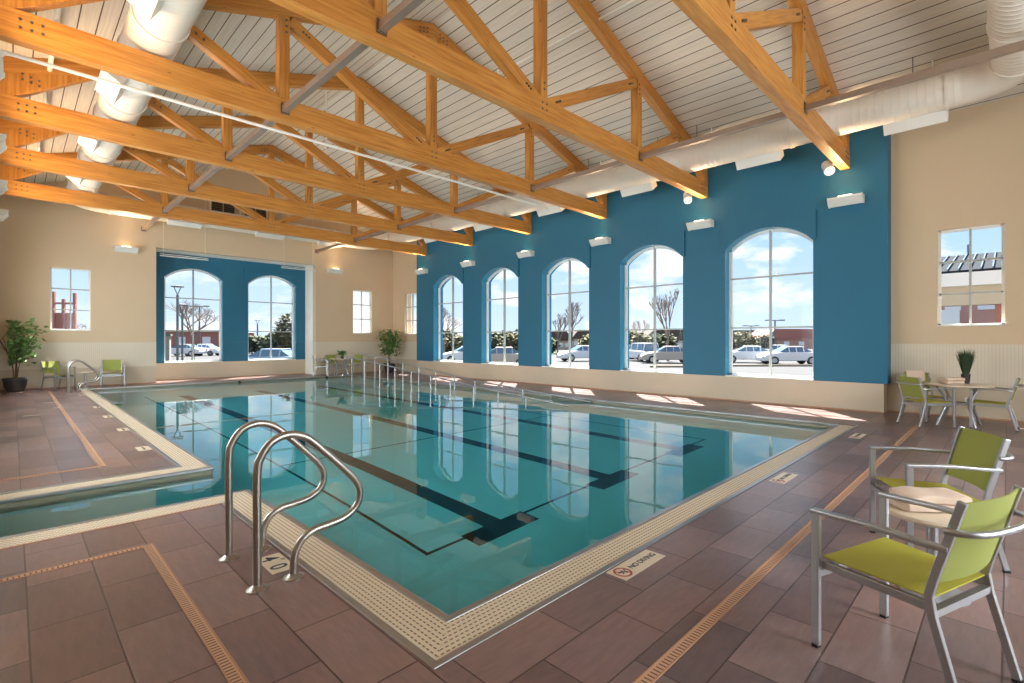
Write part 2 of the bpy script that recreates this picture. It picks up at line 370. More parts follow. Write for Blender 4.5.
# ------------------------------------------------------------------ floor
def fq(x0, x1, y0, y1, kind, z=0.0):
    p = [(x0,y0,z),(x1,y0,z),(x1,y1,z),(x0,y1,z)]
    if kind == 'A': u = [(x-2.06+0.301+6.02, y-1.545+6.1) for x, y, _ in p]
    else: u = [(-(y-2.6)*0.602/0.645+18.06+0.301, (x-1.02)*0.305/0.32+6.1) for x, y, _ in p]
    return (p, u)
fl = [fq(1.36, XC, YN, 1.87, 'A'), fq(10.42, XC, 1.87, 20.12, 'A'), fq(XL, XC, 20.12, YR+0.1, 'A'),
      fq(-1.6, 1.36, YN, 5.11, 'B'), fq(XL, 1.40, 6.96, 20.12, 'B')]
floor = struct(uv_mesh('floor', fl, M['floor']))

# ------------------------------------------------------------------ walls
def wall(name, tw, u0, u1, z0, ztop, ops, thick, mat_, parent=None, brk=(), nseg=16):
    """skin with (arched) openings; tw(u, z, w) maps to the room, w = depth behind the inner face"""
    mb = MB(); us = {u0, u1}
    for b_ in brk:
        if u0 < b_ < u1: us.add(b_)
    for (a, b_, zs, zp, rise) in ops:
        for i in range(nseg+1): us.add(round(a+(b_-a)*i/nseg, 5))
    us = sorted(us)
    def arch(op, u):
        a, b_, zs, zp, rise = op
        if rise <= 0: return zp
        hw = (b_-a)/2; R = (hw*hw+rise*rise)/(2*rise); d = u-(a+b_)/2
        return zp+math.sqrt(max(R*R-d*d, 0))-(R-rise)
    def quad(ua, ub, za0, zb0, za1, zb1):
        if max(za1-za0, zb1-zb0) < 1e-5: return
        for w_ in (0, thick):
            mb.quad(tw(ua,za0,w_), tw(ub,zb0,w_), tw(ub,zb1,w_), tw(ua,za1,w_))
    for ua, ub in zip(us[:-1], us[1:]):
        mid = (ua+ub)/2; op = next((o for o in ops if o[0]-1e-6 < mid < o[1]+1e-6), None)
        if op is None: quad(ua, ub, z0, z0, ztop(ua), ztop(ub))
        else:
            quad(ua, ub, z0, z0, op[2], op[2]); A, B = arch(op, ua), arch(op, ub)
            quad(ua, ub, A, B, ztop(ua), ztop(ub))
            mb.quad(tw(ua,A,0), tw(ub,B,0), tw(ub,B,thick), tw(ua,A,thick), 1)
            if op[2] > z0+1e-4: mb.quad(tw(ua,op[2],0), tw(ub,op[2],0), tw(ub,op[2],thick), tw(ua,op[2],thick))
        mb.quad(tw(ua,ztop(ua),0), tw(ub,ztop(ub),0), tw(ub,ztop(ub),thick), tw(ua,ztop(ua),thick))
        mb.quad(tw(ua,z0,0), tw(ub,z0,0), tw(ub,z0,thick), tw(ua,z0,thick))
    for o in ops:
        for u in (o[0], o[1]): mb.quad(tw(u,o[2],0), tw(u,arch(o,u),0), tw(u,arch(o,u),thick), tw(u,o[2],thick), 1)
    for u in (u0, u1): mb.quad(tw(u,z0,0), tw(u,ztop(u),0), tw(u,ztop(u),thick), tw(u,z0,thick))
    me = bpy.data.meshes.new(name); me.from_pydata(mb.v, [], mb.f); me.materials.append(mat_); me.materials.append(M['blue_gloss_lit'] if mat_ is M['blue'] else mat_); me.update()
    for p_, mi_ in zip(me.polygons, mb.m): p_.material_index = mi_
    o = bpy.data.objects.new(name, me); COL.objects.link(o)
    if parent: o.parent = parent
    return o

WIN = [0]
def window(tw, a, b_, zs, zp, rise, depth, rows, frame_w=0.07, mull_w=0.045, sill=0.06, arch_n=16):
    WIN[0] += 1; r = struct(thing('window_%d' % WIN[0], None, None)); 
    d0, d1 = depth, depth+0.06
    def top(u, off=0):
        if rise <= 0: return zp-off
        hw = (b_-a)/2; R = (hw*hw+rise*rise)/(2*rise); d = u-(a+b_)/2; Ro = R-off
        return zp+math.sqrt(max(Ro*Ro-d*d, 0))-(R-rise)
    fm = MB()
    def hexa(p0, p1, q0, q1):   # outer edge p0->p1, inner edge q0->q1 in (u,z)
        vs = [tw(*p0,d0), tw(*p1,d0), tw(*q1,d0), tw(*q0,d0), tw(*p0,d1), tw(*p1,d1), tw(*q1,d1), tw(*q0,d1)]
        fm.add(vs, [(0,3,2,1),(4,5,6,7),(0,1,5,4),(1,2,6,5),(2,3,7,6),(3,0,4,7)])
    f = frame_w; za, zb = top(a), top(b_)
    hexa((a,zs),(a,za),(a+f,zs),(a+f,top(a+f,f))); hexa((b_,zs),(b_,zb),(b_-f,zs),(b_-f,top(b_-f,f)))
    hexa((a,zs),(b_,zs),(a,zs+f),(b_,zs+f))
    for i in range(arch_n):
        u0 = a+(b_-a)*i/arch_n; u1 = a+(b_-a)*(i+1)/arch_n
        c0, c1 = min(max(u0,a+f),b_-f), min(max(u1,a+f),b_-f)
        if c1-c0 > 1e-5: hexa((c0,top(c0)),(c1,top(c1)),(c0,top(c0,f)),(c1,top(c1,f)))
    fm.build('window_frame', M['white'], r)
    mm = MB(); cx = (a+b_)/2; h = mull_w/2
    def bx(u0,u1,z0,z1,w0,w1):
        vs = [tw(u,z,w_) for w_ in (w0,w1) for (u,z) in ((u0,z0),(u1,z0),(u1,z1),(u0,z1))]
        mm.add(vs, [(0,1,2,3),(7,6,5,4),(0,4,5,1),(1,5,6,2),(2,6,7,3),(3,7,4,0)])
    bx(cx-h, cx+h, zs, top(cx)-0.02, d0-0.01, d1+0.01)
    mm.build('mullion', M['grey_mullion'], r)
    for z in rows:
        mm = MB(); bx(a+f*0.5, b_-f*0.5, z-0.018, z+0.018, d0, d1); mm.build('muntin', M['grey_mullion'], r)
    gm = MB(); pts = [(a+0.01,zs+0.01)]+[(b_-0.01,zs+0.01)]+[(u, top(u)-0.01) for u in [b_-0.01-(b_-a-0.02)*i/arch_n for i in range(arch_n+1)]]
    gm.add([tw(u,z,(d0+d1)/2) for u,z in pts], [tuple(range(len(pts)))]); gm.build('glass_pane', M['glass'], r)
    if sill:
        mm = MB(); bx(a-0.0, b_+0.0, zs-0.0, zs+0.022, -sill, d0+0.01); mm.build('window_sill', M['white'], r)
    return r

tR = lambda X: (lambda u, z, w_: (X+w_, u, z))       # right walls
tE = lambda Y: (lambda u, z, w_: (u, Y+w_, z))       # end walls
tL = lambda X: (lambda u, z, w_: (X-w_, u, z))
tNr = lambda Y: (lambda u, z, w_: (u, Y-w_, z))
gable = lambda u: ceil_z(u)
flat = lambda h: (lambda u: h)

Y0B, Y1B = 1.74, 18.45
opsR = [(y, y+WW, 0.60, 3.73, 0.42) for y in WY]
struct(wall('wall_right_blue', tR(XB), Y0B, Y1B, 0.60, flat(ceil_z(XB)+0.02), opsR, 0.5, M['blue']))
mb = MB().box(XB+0.0, XC+0.07, Y0B+0.06, Y1B-0.04, 0, 0.60); struct(mb.build('wall_right_sill', M['cream_low']))
for y in WY: window(tR(XB), y, y+WW, 0.60, 3.73, 0.42, 0.25, (1.80, 3.03), sill=0.015)
# raised header panels over the arches
for y in WY:
    mb = MB(); a, b_ = y-0.06, y+WW+0.06; n_ = 16; hw = WW/2; rise = 0.42; R = (hw*hw+rise*rise)/(2*rise)
    us = [a, y]+[y+WW*i/n_ for i in range(1, n_)]+[y+WW, b_]
    def lo(u):
        if u <= y+1e-6 or u >= y+WW-1e-6: return 3.72
        return 3.73+math.sqrt(R*R-(u-y-hw)**2)-(R-rise)
    for ua, ub in zip(us[:-1], us[1:]):
        A, B = lo(ua), lo(ub)
        if ua < y-1e-6: A = B = 3.72
        if ub > y+WW+1e-6: A = B = 3.72
        vs = [(x, u_, z_) for x in (XB-0.055, XB+0.005) for (u_, z_) in ((ua,A),(ub,B),(ub,4.39),(ua,4.39))]
        mb.add(vs, [(0,1,2,3),(7,6,5,4),(0,4,5,1),(1,5,6,2),(2,6,7,3),(3,7,4,0)])
    struct(mb.build('trim_arch_header', M['blue']))
# cream sections beside the blue bay
for (ya, yb, ops) in ((YN, Y0B+0.3, [(0.04, 1.0, 1.77, 3.68, 0)]), (Y1B-0.3, YE, [(19.1, 20.06, 1.76, 3.66, 0)])):
    struct(wall('wall_right_cream', tR(XC), ya, yb, 1.42, flat(ceil_z(XC)+0.02), ops, 0.35, M['cream']))
    struct(MB().box(XC-0.012, XC+0.35, ya, yb, 0.60, 1.42).build('wall_right_wainscot', M['wainscot']))
    struct(MB().box(XC-0.02, XC+0.35, ya, yb, 0, 0.60).build('wall_right_base', M['cream_low']))
    for o in ops: window(tR(XC), o[0], o[1], o[2], o[3], 0, 0.10, (o[2]+0.64, o[2]+1.27), 0.05, 0.035, sill=0.03)
# end wall with the blue recess
RX0, RX1, RZ = 3.55, 9.22, 4.74
opsE = [(0.83, 1.80, 1.80, 3.78, 0), (RX0, RX1, 1.42, RZ, 0), (10.93, 11.89, 1.80, 3.78, 0)]
struct(wall('wall_end_cream', tE(YE), XL-0.3, XC+0.3, 1.42, gable, opsE, 0.30, M['cream'], brk=(XR,), nseg=2))
for (xa, xb) in ((XL-0.3, RX0), (RX1, XC+0.3)):
    struct(MB().box(xa, xb, YE-0.012, YE+0.30, 0.60, 1.42).build('wall_end_wainscot', M['wainscot']))
    struct(MB().box(xa, xb, YE-0.02, YE+0.30, 0, 0.60).build('wall_end_base', M['cream_low']))
for o in (opsE[0], opsE[2]): window(tE(YE), o[0], o[1], o[2], o[3], 0, 0.08, (o[2]+0.66, o[2]+1.32), 0.05, 0.035, sill=0.03)
opsB = [(3.98, 5.92, 0.64, 3.85, 0.40), (6.86, 8.80, 0.64, 3.85, 0.40)]
struct(wall('wall_end_blue', tE(YR), RX0-0.2, RX1+0.2, 0.64, flat(RZ+0.1), opsB, 0.45, M['blue']))
struct(MB().box(RX0-0.2, RX1+0.2, YR, YR+0.45, 0, 0.64).build('wall_end_recess_base', M['cream_low']))
for (a, b_) in ((RX0-0.3, RX0), (RX1, RX1+0.3)):
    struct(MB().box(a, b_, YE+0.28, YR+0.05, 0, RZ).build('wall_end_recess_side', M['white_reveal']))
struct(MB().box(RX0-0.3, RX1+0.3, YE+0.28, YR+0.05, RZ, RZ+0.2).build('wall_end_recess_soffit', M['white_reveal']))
for o in opsB: window(tE(YR), o[0], o[1], o[2], o[3], o[4], 0.16, (1.86, 3.10), sill=0.015)
for (a, b_) in ((3.84, 6.10), (6.72, 8.98)):
    struct(MB().box(a, a+0.12, YR-0.025, YR+0.01, 3.8, 4.27).box(b_-0.16, b_-0.04, YR-0.025, YR+0.01, 3.8, 4.27).box(a, b_-0.04, YR-0.025, YR+0.01, 4.27, 4.45).build('trim_arch_header', M['blue']))
# left wall with its own window openings (out of view) and near wall
opsL = [(y+1.9, y+1.9+WW, 0.6, 3.73, 0.42) for y in WY]
struct(wall('wall_left', tL(XL), 4.95, YE, 0.0, flat(ceil_z(XL)+0.02), opsL, 0.2, M['cream']))
for o in opsL: window(tL(XL), o[0], o[1], o[2], o[3], o[4], 0.05, (1.8, 3.03), sill=0)
struct(MB().box(XL-0.2, XL, YN, 4.95, 3.1, ceil_z(XL)+0.02).build('wall_left_header', M['cream']))
struct(MB().box(-1.8, -1.6, YN, 5.15, 0, 3.3).build('wall_left_alcove', M['cream']))
struct(MB().box(-1.6, XL-0.2, 4.95, 5.15, 0, 3.3).build('wall_left_return', M['cream']))
struct(MB().box(-1.8, XL-0.2, YN, 5.15, 3.1, 3.3).build('ceiling_alcove', M['cream']))
opsN = [(2.4, 4.4, 0.6, 3.73, 0.42), (6.4, 8.4, 0.6, 3.73, 0.42)]
struct(wall('wall_near', tNr(YN), -1.8, XC+0.3, 0, lambda u: ceil_z(u) if u > XL-0.3 else ceil_z(XL-0.3), opsN, 0.2, M['cream'], brk=(XR, XL-0.3)))
for o in opsN: window(tNr(YN), o[0], o[1], o[2], o[3], o[4], 0.05, (1.8, 3.03), sill=0)
# ceiling: one gabled slab
z0, z1, zr = ceil_z(XL-0.3), ceil_z(XC+0.4), 8.14
struct(MB().prism([(XL-0.3,z0),(XR,zr),(XC+0.4,z1),(XC+0.4,z1+0.2),(XR,zr+0.2),(XL-0.3,z0+0.2)], YN-0.2, YE+0.3).build('ceiling', M['boards']))
# terracotta cove base along walls
for i, (x0, x1, y0, y1) in enumerate(((XB-0.012, XB, Y0B+0.06, Y1B-0.04), (XC-0.03, XC-0.02, YN, Y0B+0.06), (XL, RX0, YE-0.03, YE-0.02), (RX1, XC, YE-0.03, YE-0.02), (RX0, RX1, YR-0.012, YR))):
    struct(MB().box(x0, x1, y0, y1, 0, 0.03).build('baseboard_%s' % ('right','right','end','end','end')[i], M['terracotta']))

# gable louvre window high on the end wall
r = thing('gable_louvre', 'dark louvred gable window high on the end wall behind the trusses', 'louvre', (6.22, YE-0.0, 6.30))
MB().bar([(-1.0,0,0),(-1.0,0,0.62)], 0.07, 0.05).bar([(1.0,0,0),(1.0,0,0.62)], 0.07, 0.05).bar([(-1.03,0,0),(1.03,0,0)], 0.05, 0.07).bar([(-1.03,0,0.62),(1.03,0,0.62)], 0.05, 0.07).bar([(0,0,0),(0,0,0.62)], 0.35, 0.05).build('frame', M['white_metal'], r)
for sx in (-0.78, -0.37, 0.37, 0.78):
    l_ = MB()
    for k in range(7): l_.box(sx-0.185, sx+0.185, -0.012-0.0, 0.0, 0.04+k*0.082, 0.04+k*0.082+0.072)
    l_.build('louvre_blade_panel', M['dark'], r)

# ------------------------------------------------------------------ pool
PX0, PX1, PY0, PY1 = 1.67, 10.32, 2.15, 20.02
CY0, CY1 = 5.41, 6.67                       # side channel
WZ, FZ = -0.08, -1.20
pool = thing('swimming_pool', 'long indoor lap pool with beige slotted gutters and a side channel', 'pool', (0,0,0))
b = MB()
outline = [(PX0,PY0),(PX1,PY0),(PX1,PY1),(PX0,PY1),(PX0,CY1),(XL,CY1),(XL,CY0),(PX0,CY0)]
for (x0,y0),(x1,y1) in zip(outline, outline[1:]+outline[:1]): b.quad((x0,y0,FZ),(x1,y1,FZ),(x1,y1,-0.02),(x0,y0,-0.02))
b.quad((PX0,PY0,FZ),(PX1,PY0,FZ),(PX1,PY1,FZ),(PX0,PY1,FZ)); b.quad((XL,CY0,FZ),(PX0,CY0,FZ),(PX0,CY1,FZ),(XL,CY1,FZ))
b.build('basin', M['plaster'], pool)
wt = MB()  # dark band painting the shaded face between rim and water
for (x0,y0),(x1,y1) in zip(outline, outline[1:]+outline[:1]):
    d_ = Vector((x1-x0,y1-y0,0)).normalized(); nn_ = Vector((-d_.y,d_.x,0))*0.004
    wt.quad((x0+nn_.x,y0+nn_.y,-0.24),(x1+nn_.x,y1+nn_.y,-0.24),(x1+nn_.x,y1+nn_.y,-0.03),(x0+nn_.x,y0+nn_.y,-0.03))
wt.build('waterline_shade', M['waterline'], pool)
def gut(x0, x1, y0, y1, along, ends=((0,0),(0,0))):
    """grating strip; ends shift the inner/outer corners for a mitre"""
    z = -0.004
    if along == 'x': p = [(x0+ends[0][0],y0,z),(x1+ends[1][0],y0,z),(x1+ends[1][1],y1,z),(x0+ends[0][1],y1,z)]; u = [(q[0], q[1]-y0) for q in p]
    else: p = [(x0,y0+ends[0][0],z),(x1,y0+ends[0][1],z),(x1,y1+ends[1][1],z),(x0,y1+ends[1][0],z)]; u = [(q[1], q[0]-x0) for q in p]
    uv_mesh('gutter_grating', [(p, u)], M['grate'], pool)
gut(1.39, 10.60, 1.885, 2.125, 'x', ((0,0.26),(-0.2,-0.2)))
gut(1.39, 1.65, 1.885, 5.13, 'y', ((0,0.24),(0,0.26)))
gut(XL, 1.65, 5.13, 5.39, 'x', ((0,0),(-0.26,0)))
gut(XL, 1.66, 6.69, 6.94, 'x', ((0,0),(0,-0.25)))
gut(1.42, 1.66, 6.69, 20.0, 'y', ((0.25,0),(0,0)))
def strip(pts, w_, z0, z1, name='edge_strip', m='edge'):
    MB().bar(pts, w_, z1-z0).build(name, M[m], pool, bevel=0.003)
zc = 0.0
strip([(1.375,5.125,-0.012),(1.375,1.87,-0.012),(10.46,1.87,-0.012)], 0.042, -0.03, 0.006)
strip([(10.37,2.14,-0.025),(10.37,20.07,-0.025),(PX0-0.0,20.07,-0.025)], 0.10, -0.05, 0.004, 'coping')
strip([(XL,6.95,-0.012),(1.405,6.95,-0.012),(1.405,20.1,-0.012)], 0.035, -0.03, 0.006)
# inner nosing that the water meets
def nosing(pts): MB().bar([(a_,b_,-0.016) for a_,b_,_ in pts], 0.055, 0.036).build('nosing', M['edge'], pool, bevel=0.010)
nosing([(XL,5.40,-0.045),(1.655,5.40,-0.045),(1.655,2.14,-0.045),(10.31,2.14,-0.045)])
nosing([(XL,6.68,-0.045),(1.665,6.68,-0.045),(1.665,20.02,-0.045)])
MB().box(XL, 1.37, 5.10, 5.125, -0.03, 0.004).build('edge_strip', M['terracotta'], pool)
for (pts) in ([(3.68, 3.82, 17.8)], [(5.80, 3.82, 17.8)], [(7.92, 3.82, 17.8)]):
    x, ya, yb = pts[0]
    MB().box(x-0.125, x+0.125, 3.97, yb, FZ, FZ+0.004).box(x-0.44, x+0.44, 3.68, 3.97, FZ, FZ+0.004).build('lane_line', M['lane'], pool)
lb = MB(); lb.box(2.76, 2.80, 3.9, 18.2, FZ, FZ+0.003).box(2.76, 8.9, 3.89, 3.93, FZ, FZ+0.003).box(8.86, 8.9, 3.9, 18.2, FZ, FZ+0.003).box(2.76,8.9,7.58,7.62,FZ,FZ+0.0025)
lb.build('boundary_line', M['lane'], pool)
rb = MB(); rb.prism([(19.9,-0.25),(19.9,FZ),(7.2,FZ),(7.2,FZ+0.02)], 9.12, PX1, axis='x'); rb.build('entry_ramp', M['plaster'], pool)
rb = MB(); rb.prism([(19.9,-0.12),(19.9,FZ),(7.2,FZ),(7.2,FZ+0.14)], 8.94, 9.12, axis='x'); rb.build('ramp_curb', M['plaster'], pool)
for (x, y) in ((5.9, PY1), (9.2, PY1)):
    MB().lathe([(0.0,0),(0.05,0),(0.05,0.02),(0,0.02)], (0,0,0), 16).build('inlet_fitting', M['black'], pool, loc=(x, y-0.0, -0.05), rot=(PI/2,0,0))
wv = MB(); e_ = 0.015
wo_ = [(PX0-e_,PY0-e_),(PX1+e_,PY0-e_),(PX1+e_,PY1+e_),(PX0-e_,PY1+e_),(PX0-e_,CY1+e_),(XL-e_,CY1+e_),(XL-e_,CY0-e_),(PX0-e_,CY0-e_)]
wv.prism(wo_, FZ-0.02, WZ, axis='z')
tag(wv.build('pool_water', M['water']), 'clear turquoise water filling the pool, mirroring the windows', 'water', kind='stuff')

# trench drains
def drain(pts, label, loc_=(0,0,0)):
    r = thing('trench_drain', label, 'drain', loc_)
    for (x0,y0),(x1,y1) in zip(pts[:-1], pts[1:]):
        h = 0.024
        if abs(x1-x0) > abs(y1-y0):
            a, b_ = min(x0,x1), max(x0,x1)-(h+0.008 if len(pts) > 2 else 0)
            q = [((a,y0-h,0.003),(b_,y0-h,0.003),(b_,y0+h,0.003),(a,y0+h,0.003))]; u = [(a,-0.0),(b_,-0.0),(b_,0.05),(a,0.05)]
            rim = [(a,b_,y0-h-0.008,y0-h),(a,b_,y0+h,y0+h+0.008)]
        else:
            a, b_ = min(y0,y1)-h, max(y0,y1)+h
            q = [((x0-h,a,0.003),(x0+h,a,0.003),(x0+h,b_,0.003),(x0-h,b_,0.003))]; u = [(a,0),(a,0.05),(b_,0.05),(b_,0)]
            rim = [(x0-h-0.008,x0-h,a,b_),(x0+h,x0+h+0.008,a,b_)]
        uv_mesh('grate', [(list(q[0]), u)], M['drain'], r)
        m_ = MB()
        for (p0,p1,p2,p3) in rim: m_.box(p0,p1,p2,p3,0.0,0.005)
        m_.build('rim', M['terracotta'], r)
    return r
drain([(XL-0.0,4.44),(0.70,4.44),(0.70,-3.0)], 'terracotta slotted trench drain turning a corner left of the near handrails')
drain([(0.70,1.13),(11.4,1.13)], 'long terracotta slotted trench drain running from the near edge to the round table')
drain([(XL,7.62),(0.76,7.62),(0.76,20.9)], 'slotted trench drain around the far left deck, leading to the end wall chairs')

# deck marker tiles
def text_part(txt, size, loc, rz, parent, m, name='lettering'):
    c_ = bpy.data.curves.new(name, 'FONT'); c_.body = txt; c_.size = size; c_.align_x = 'CENTER'; c_.align_y = 'CENTER'; c_.extrude = 0.0006; c_.offset = size*0.012
    o = bpy.data.objects.new('tmp', c_); COL.objects.link(o); dg = bpy.context.evaluated_depsgraph_get()
    me = bpy.data.meshes.new_from_object(o.evaluated_get(dg)); bpy.data.objects.remove(o)
    me.materials.clear(); me.materials.append(M[m]); q = bpy.data.objects.new(name, me); COL.objects.link(q)
    q.location = loc; q.rotation_euler = (0,0,rz); q.parent = parent; return q
r = thing('depth_marker', 'cream depth marker tiles reading 4 FT 0 IN beside the near handrails', 'sign', (1.25,3.485,0))
MB().box(-0.076,0.076,0.002,0.155,0,0.003).build('tile', M['marker'], r); MB().box(-0.076,0.076,-0.155,-0.002,0,0.003).build('tile', M['marker'], r)
text_part('4', 0.15, (-0.012,0.09,0.0032), -PI/2, r, 'ink'); text_part('0', 0.15, (-0.012,-0.068,0.0032), -PI/2, r, 'ink')
text_part('FT', 0.034, (0.052,0.028,0.0032), -PI/2, r, 'ink'); text_part('IN', 0.034, (0.052,-0.132,0.0032), -PI/2, r, 'ink')
def no_diving(x, y, rz, label, m='marker', ink='ink', s=1.0):
    r = thing('no_diving_marker', label, 'sign', (x,y,0), rz)
    MB().box(-0.25,-0.095,-0.075,0.075,0,0.003).build('tile', M[m], r); MB().box(-0.092,0.25,-0.075,0.075,0,0.003).build('tile', M[m], r)
    ring = MB(); n_ = 28; q = 0.0036
    for i in range(n_):
        a0, a1 = 2*PI*i/n_, 2*PI*(i+1)/n_; c0 = -0.172
        ring.quad((c0+0.048*math.cos(a0),0.048*math.sin(a0),q),(c0+0.062*math.cos(a0),0.062*math.sin(a0),q),(c0+0.062*math.cos(a1),0.062*math.sin(a1),q),(c0+0.048*math.cos(a1),0.048*math.sin(a1),q))
    ring.bar([(-0.172-0.038,0.038,q),(-0.172+0.038,-0.038,q)], 0.010, 0.0004); ring.build('prohibition_ring', M['red_ink'], r)
    MB().bar([(-0.205,0.01,q),(-0.17,0.005,q),(-0.14,-0.02,q)], 0.012, 0.0004).bar([(-0.19,-0.02,q),(-0.16,0.02,q)], 0.009, 0.0004).lathe([(0,0),(0.009,0),(0.009,0.0006),(0,0.0006)],(-0.14,0.01,q),10).build('diver_symbol', M[ink], r)
    text_part('NO', 0.085, (-0.035,0,0.0036), PI/2, r, ink) if False else text_part('NO', 0.06, (-0.038,0.0,0.0036), 0, r, ink)
    text_part('DIVING', 0.06, (0.125,0.0,0.0036), 0, r, ink)
    return r
no_diving(2.95, 1.76, 0, 'cream NO DIVING tile with red ring set in the deck in front of the pool')
no_diving(5.92, 1.73, 0, 'pale NO DIVING tile between the near corner tile and the far corner of the pool')
no_diving(9.33, 1.67, 0, 'pale deck tile with marking close to the right corner of the pool')
for i, (x, y) in enumerate(((1.28,8.46),(1.31,10.5),(1.33,12.5),(1.35,14.45),(1.35,17.8))):
    r = thing('deck_marker', 'cream marker tile by the left gutter, %s' % ('nearest of the row','second in the row','third and middle one','fourth in the row','last in the row, close to the far rail')[i], 'sign', (x,y,0), -PI/2, group='marker tiles along the left gutter')
    MB().box(-0.16,-0.003,-0.075,0.075,0,0.003).build('tile', M['marker'], r); MB().box(0.003,0.16,-0.075,0.075,0,0.003).build('tile', M['marker'], r)
    text_part('NO DIVING', 0.042, (0,0,0.0034), 0, r, 'ink')
for i, (x, y) in enumerate(((0.27,13.7),(0.76,14.9),(0.63,16.2))):
    r = thing('deck_marker', ('small pale tile set left of the far trench drain','small pale tile lying across the far trench drain','small pale tile beyond the others near the far trench drain')[i], 'sign', (x,y,0.004), 0)
    MB().box(-0.12,0.12,-0.06,0.06,0,0.004).build('tile', M['marker_dim'], r)
# skimmer lid beside the near right corner
# ------------------------------------------------------------------ timber trusses
def member(name, poly, parent, th=0.17, ang=0.0, org=(0,0), y=0, bevel=0.006):
    ca, sa = math.cos(ang), math.sin(ang)
    loc = [((x-org[0])*ca+(z-org[1])*sa, -(x-org[0])*sa+(z-org[1])*ca) for x, z in poly]
    return MB().prism(loc, -th/2, th/2).build(name, M['wood'], parent, loc=(org[0], y, org[1]), rot=(0,-ang,0), bevel=bevel)
def stick(name, p, q, h, parent, th=0.17):
    ang = math.atan2(q[1]-p[1], q[0]-p[0]); L_ = math.dist(p, q); ca, sa = math.cos(ang), math.sin(ang)
    return MB().box(0, L_, -th/2, th/2, -h/2, h/2).build(name, M['wood'], parent, loc=(p[0],0,p[1]), rot=(0,-ang,0), bevel=0.006)
BOLT = [None]
def bolts(pts, parent):
    if BOLT[0] is None:
        me = MB().tube([(0,-0.1,0),(0,0.1,0)], 0.019, 6, up=(0,0,1)).build('bolt', M['bolt']); BOLT[0] = me.data; bpy.data.objects.remove(me)
    for x, z in pts:
        o = bpy.data.objects.new('bolt', BOLT[0]); COL.objects.link(o); o.parent = parent; o.location = (x, 0, z)
ZC0, ZC1 = 5.14, 5.51
def truss(label):
    t_ = thing('roof_truss', label, 'truss', (XR, 0, 0), group='timber roof trusses')
    HS = 6.34
    HL = XR-XL-0.01
    member('bottom_chord', [(-HL,ZC0),(HS,ZC0),(HS,ZC1),(-HL,ZC1)], t_, org=(0,5.325), th=0.18)
    for s_ in (-1, 1):
        sl = 0.315; a = math.atan(-sl)*s_
        he = HS if s_ > 0 else HL; P_ = [(0,7.84),(s_*he,7.84-sl*he),(s_*he,8.12-sl*he),(0,8.12)]
        member('rafter', P_, t_, ang=a, org=(0,7.98))
        member('post', [(s_*3.03-0.085,ZC1),(s_*3.03+0.085,ZC1),(s_*3.03+0.085,7.84-sl*3.115 if s_>0 else 7.84-sl*2.945),(s_*3.03-0.085,7.84-sl*2.945 if s_>0 else 7.84-sl*3.115)], t_, ang=PI/2, org=(s_*3.03,ZC1))
        stick('web_brace', (s_*0.10,5.44), (s_*2.93,6.85), 0.20, t_, th=0.15)
        stick('web_brace', (s_*3.10,5.42), (s_*(4.75 if s_ > 0 else 4.45),6.26 if s_ > 0 else 6.12), 0.18, t_, th=0.15)
        if s_ > 0: member('haunch_block', [(5.72,6.02),(6.12,5.60),(6.12,ZC1),(HS,ZC1),(HS,7.84-sl*HS+0.005),(5.72,7.84-sl*5.72+0.005)], t_, ang=PI/2, org=(6.2,ZC1))
        else: member('haunch_block', [(-5.15,7.84-sl*5.15+0.005),(-6.05,5.60),(-6.20,ZC1),(-HL,ZC1),(-HL,7.84-sl*HL+0.005)], t_, ang=PI/2, org=(-6.2,ZC1)); bolts([(-5.9-i,5.86-j+i*0.25) for i in (0,0.1,0.2) for j in (0,0.09)], t_)
        bolts([(s_*(3.03+i),6.62+j) for i in (-0.03,) for j in (0,0.1,0.2)]+[(s_*(3.03+i),ZC1-0.1-j) for i in (-0.04,0.05) for j in (0,0.1)], t_)
        bolts([(s_*(0.32+i*0.5),5.55+i*0.25) for i in (0,0.1,0.2)]+[(s_*(2.72-i*0.5),6.745-i*0.25) for i in (0,0.1,0.2)], t_)
        bolts([(s_*(0.16+i),8.0-0.315*(0.16+i)-j) for i in (0.0,0.09,0.18) for j in (0,0.08)], t_)
        bolts([(s_*(5.95+i),5.40-j) for i in (0,0.1,0.2) for j in (0,0.1)], t_)
        bolts([(s_*((4.6 if s_ > 0 else 4.3)+i),(6.18 if s_ > 0 else 6.04)+0.5*i) for i in (-0.1,0.0)], t_)
    member('king_post', [(-0.085,ZC1),(0.085,ZC1),(0.085,7.84),(-0.085,7.84)], t_, ang=PI/2, org=(0,ZC1))
    bolts([(i,5.42-j) for i in (-0.05,0.06) for j in (0,0.1)]+[(-0.0,5.66+j) for j in (0,0.1)]+[(0,7.6),(0,7.7)], t_)
    return t_
TL = ['nearest roof truss, its timber chord crossing the top right of the view', 'second timber roof truss, its chord ending above the second window from the right',
      'third timber roof truss, its chord reaching the blue wall above the middle window', 'fourth timber roof truss, ending between the middle window and the next one beyond',
      'fifth timber roof truss, second from the end wall', 'farthest timber roof truss, right in front of the end wall']
t0 = truss(TL[0]); t0.location.y = TY[0]
for k in range(1, 6): copy_tree(t0, loc=(XR, TY[k], 0), label=TL[k])

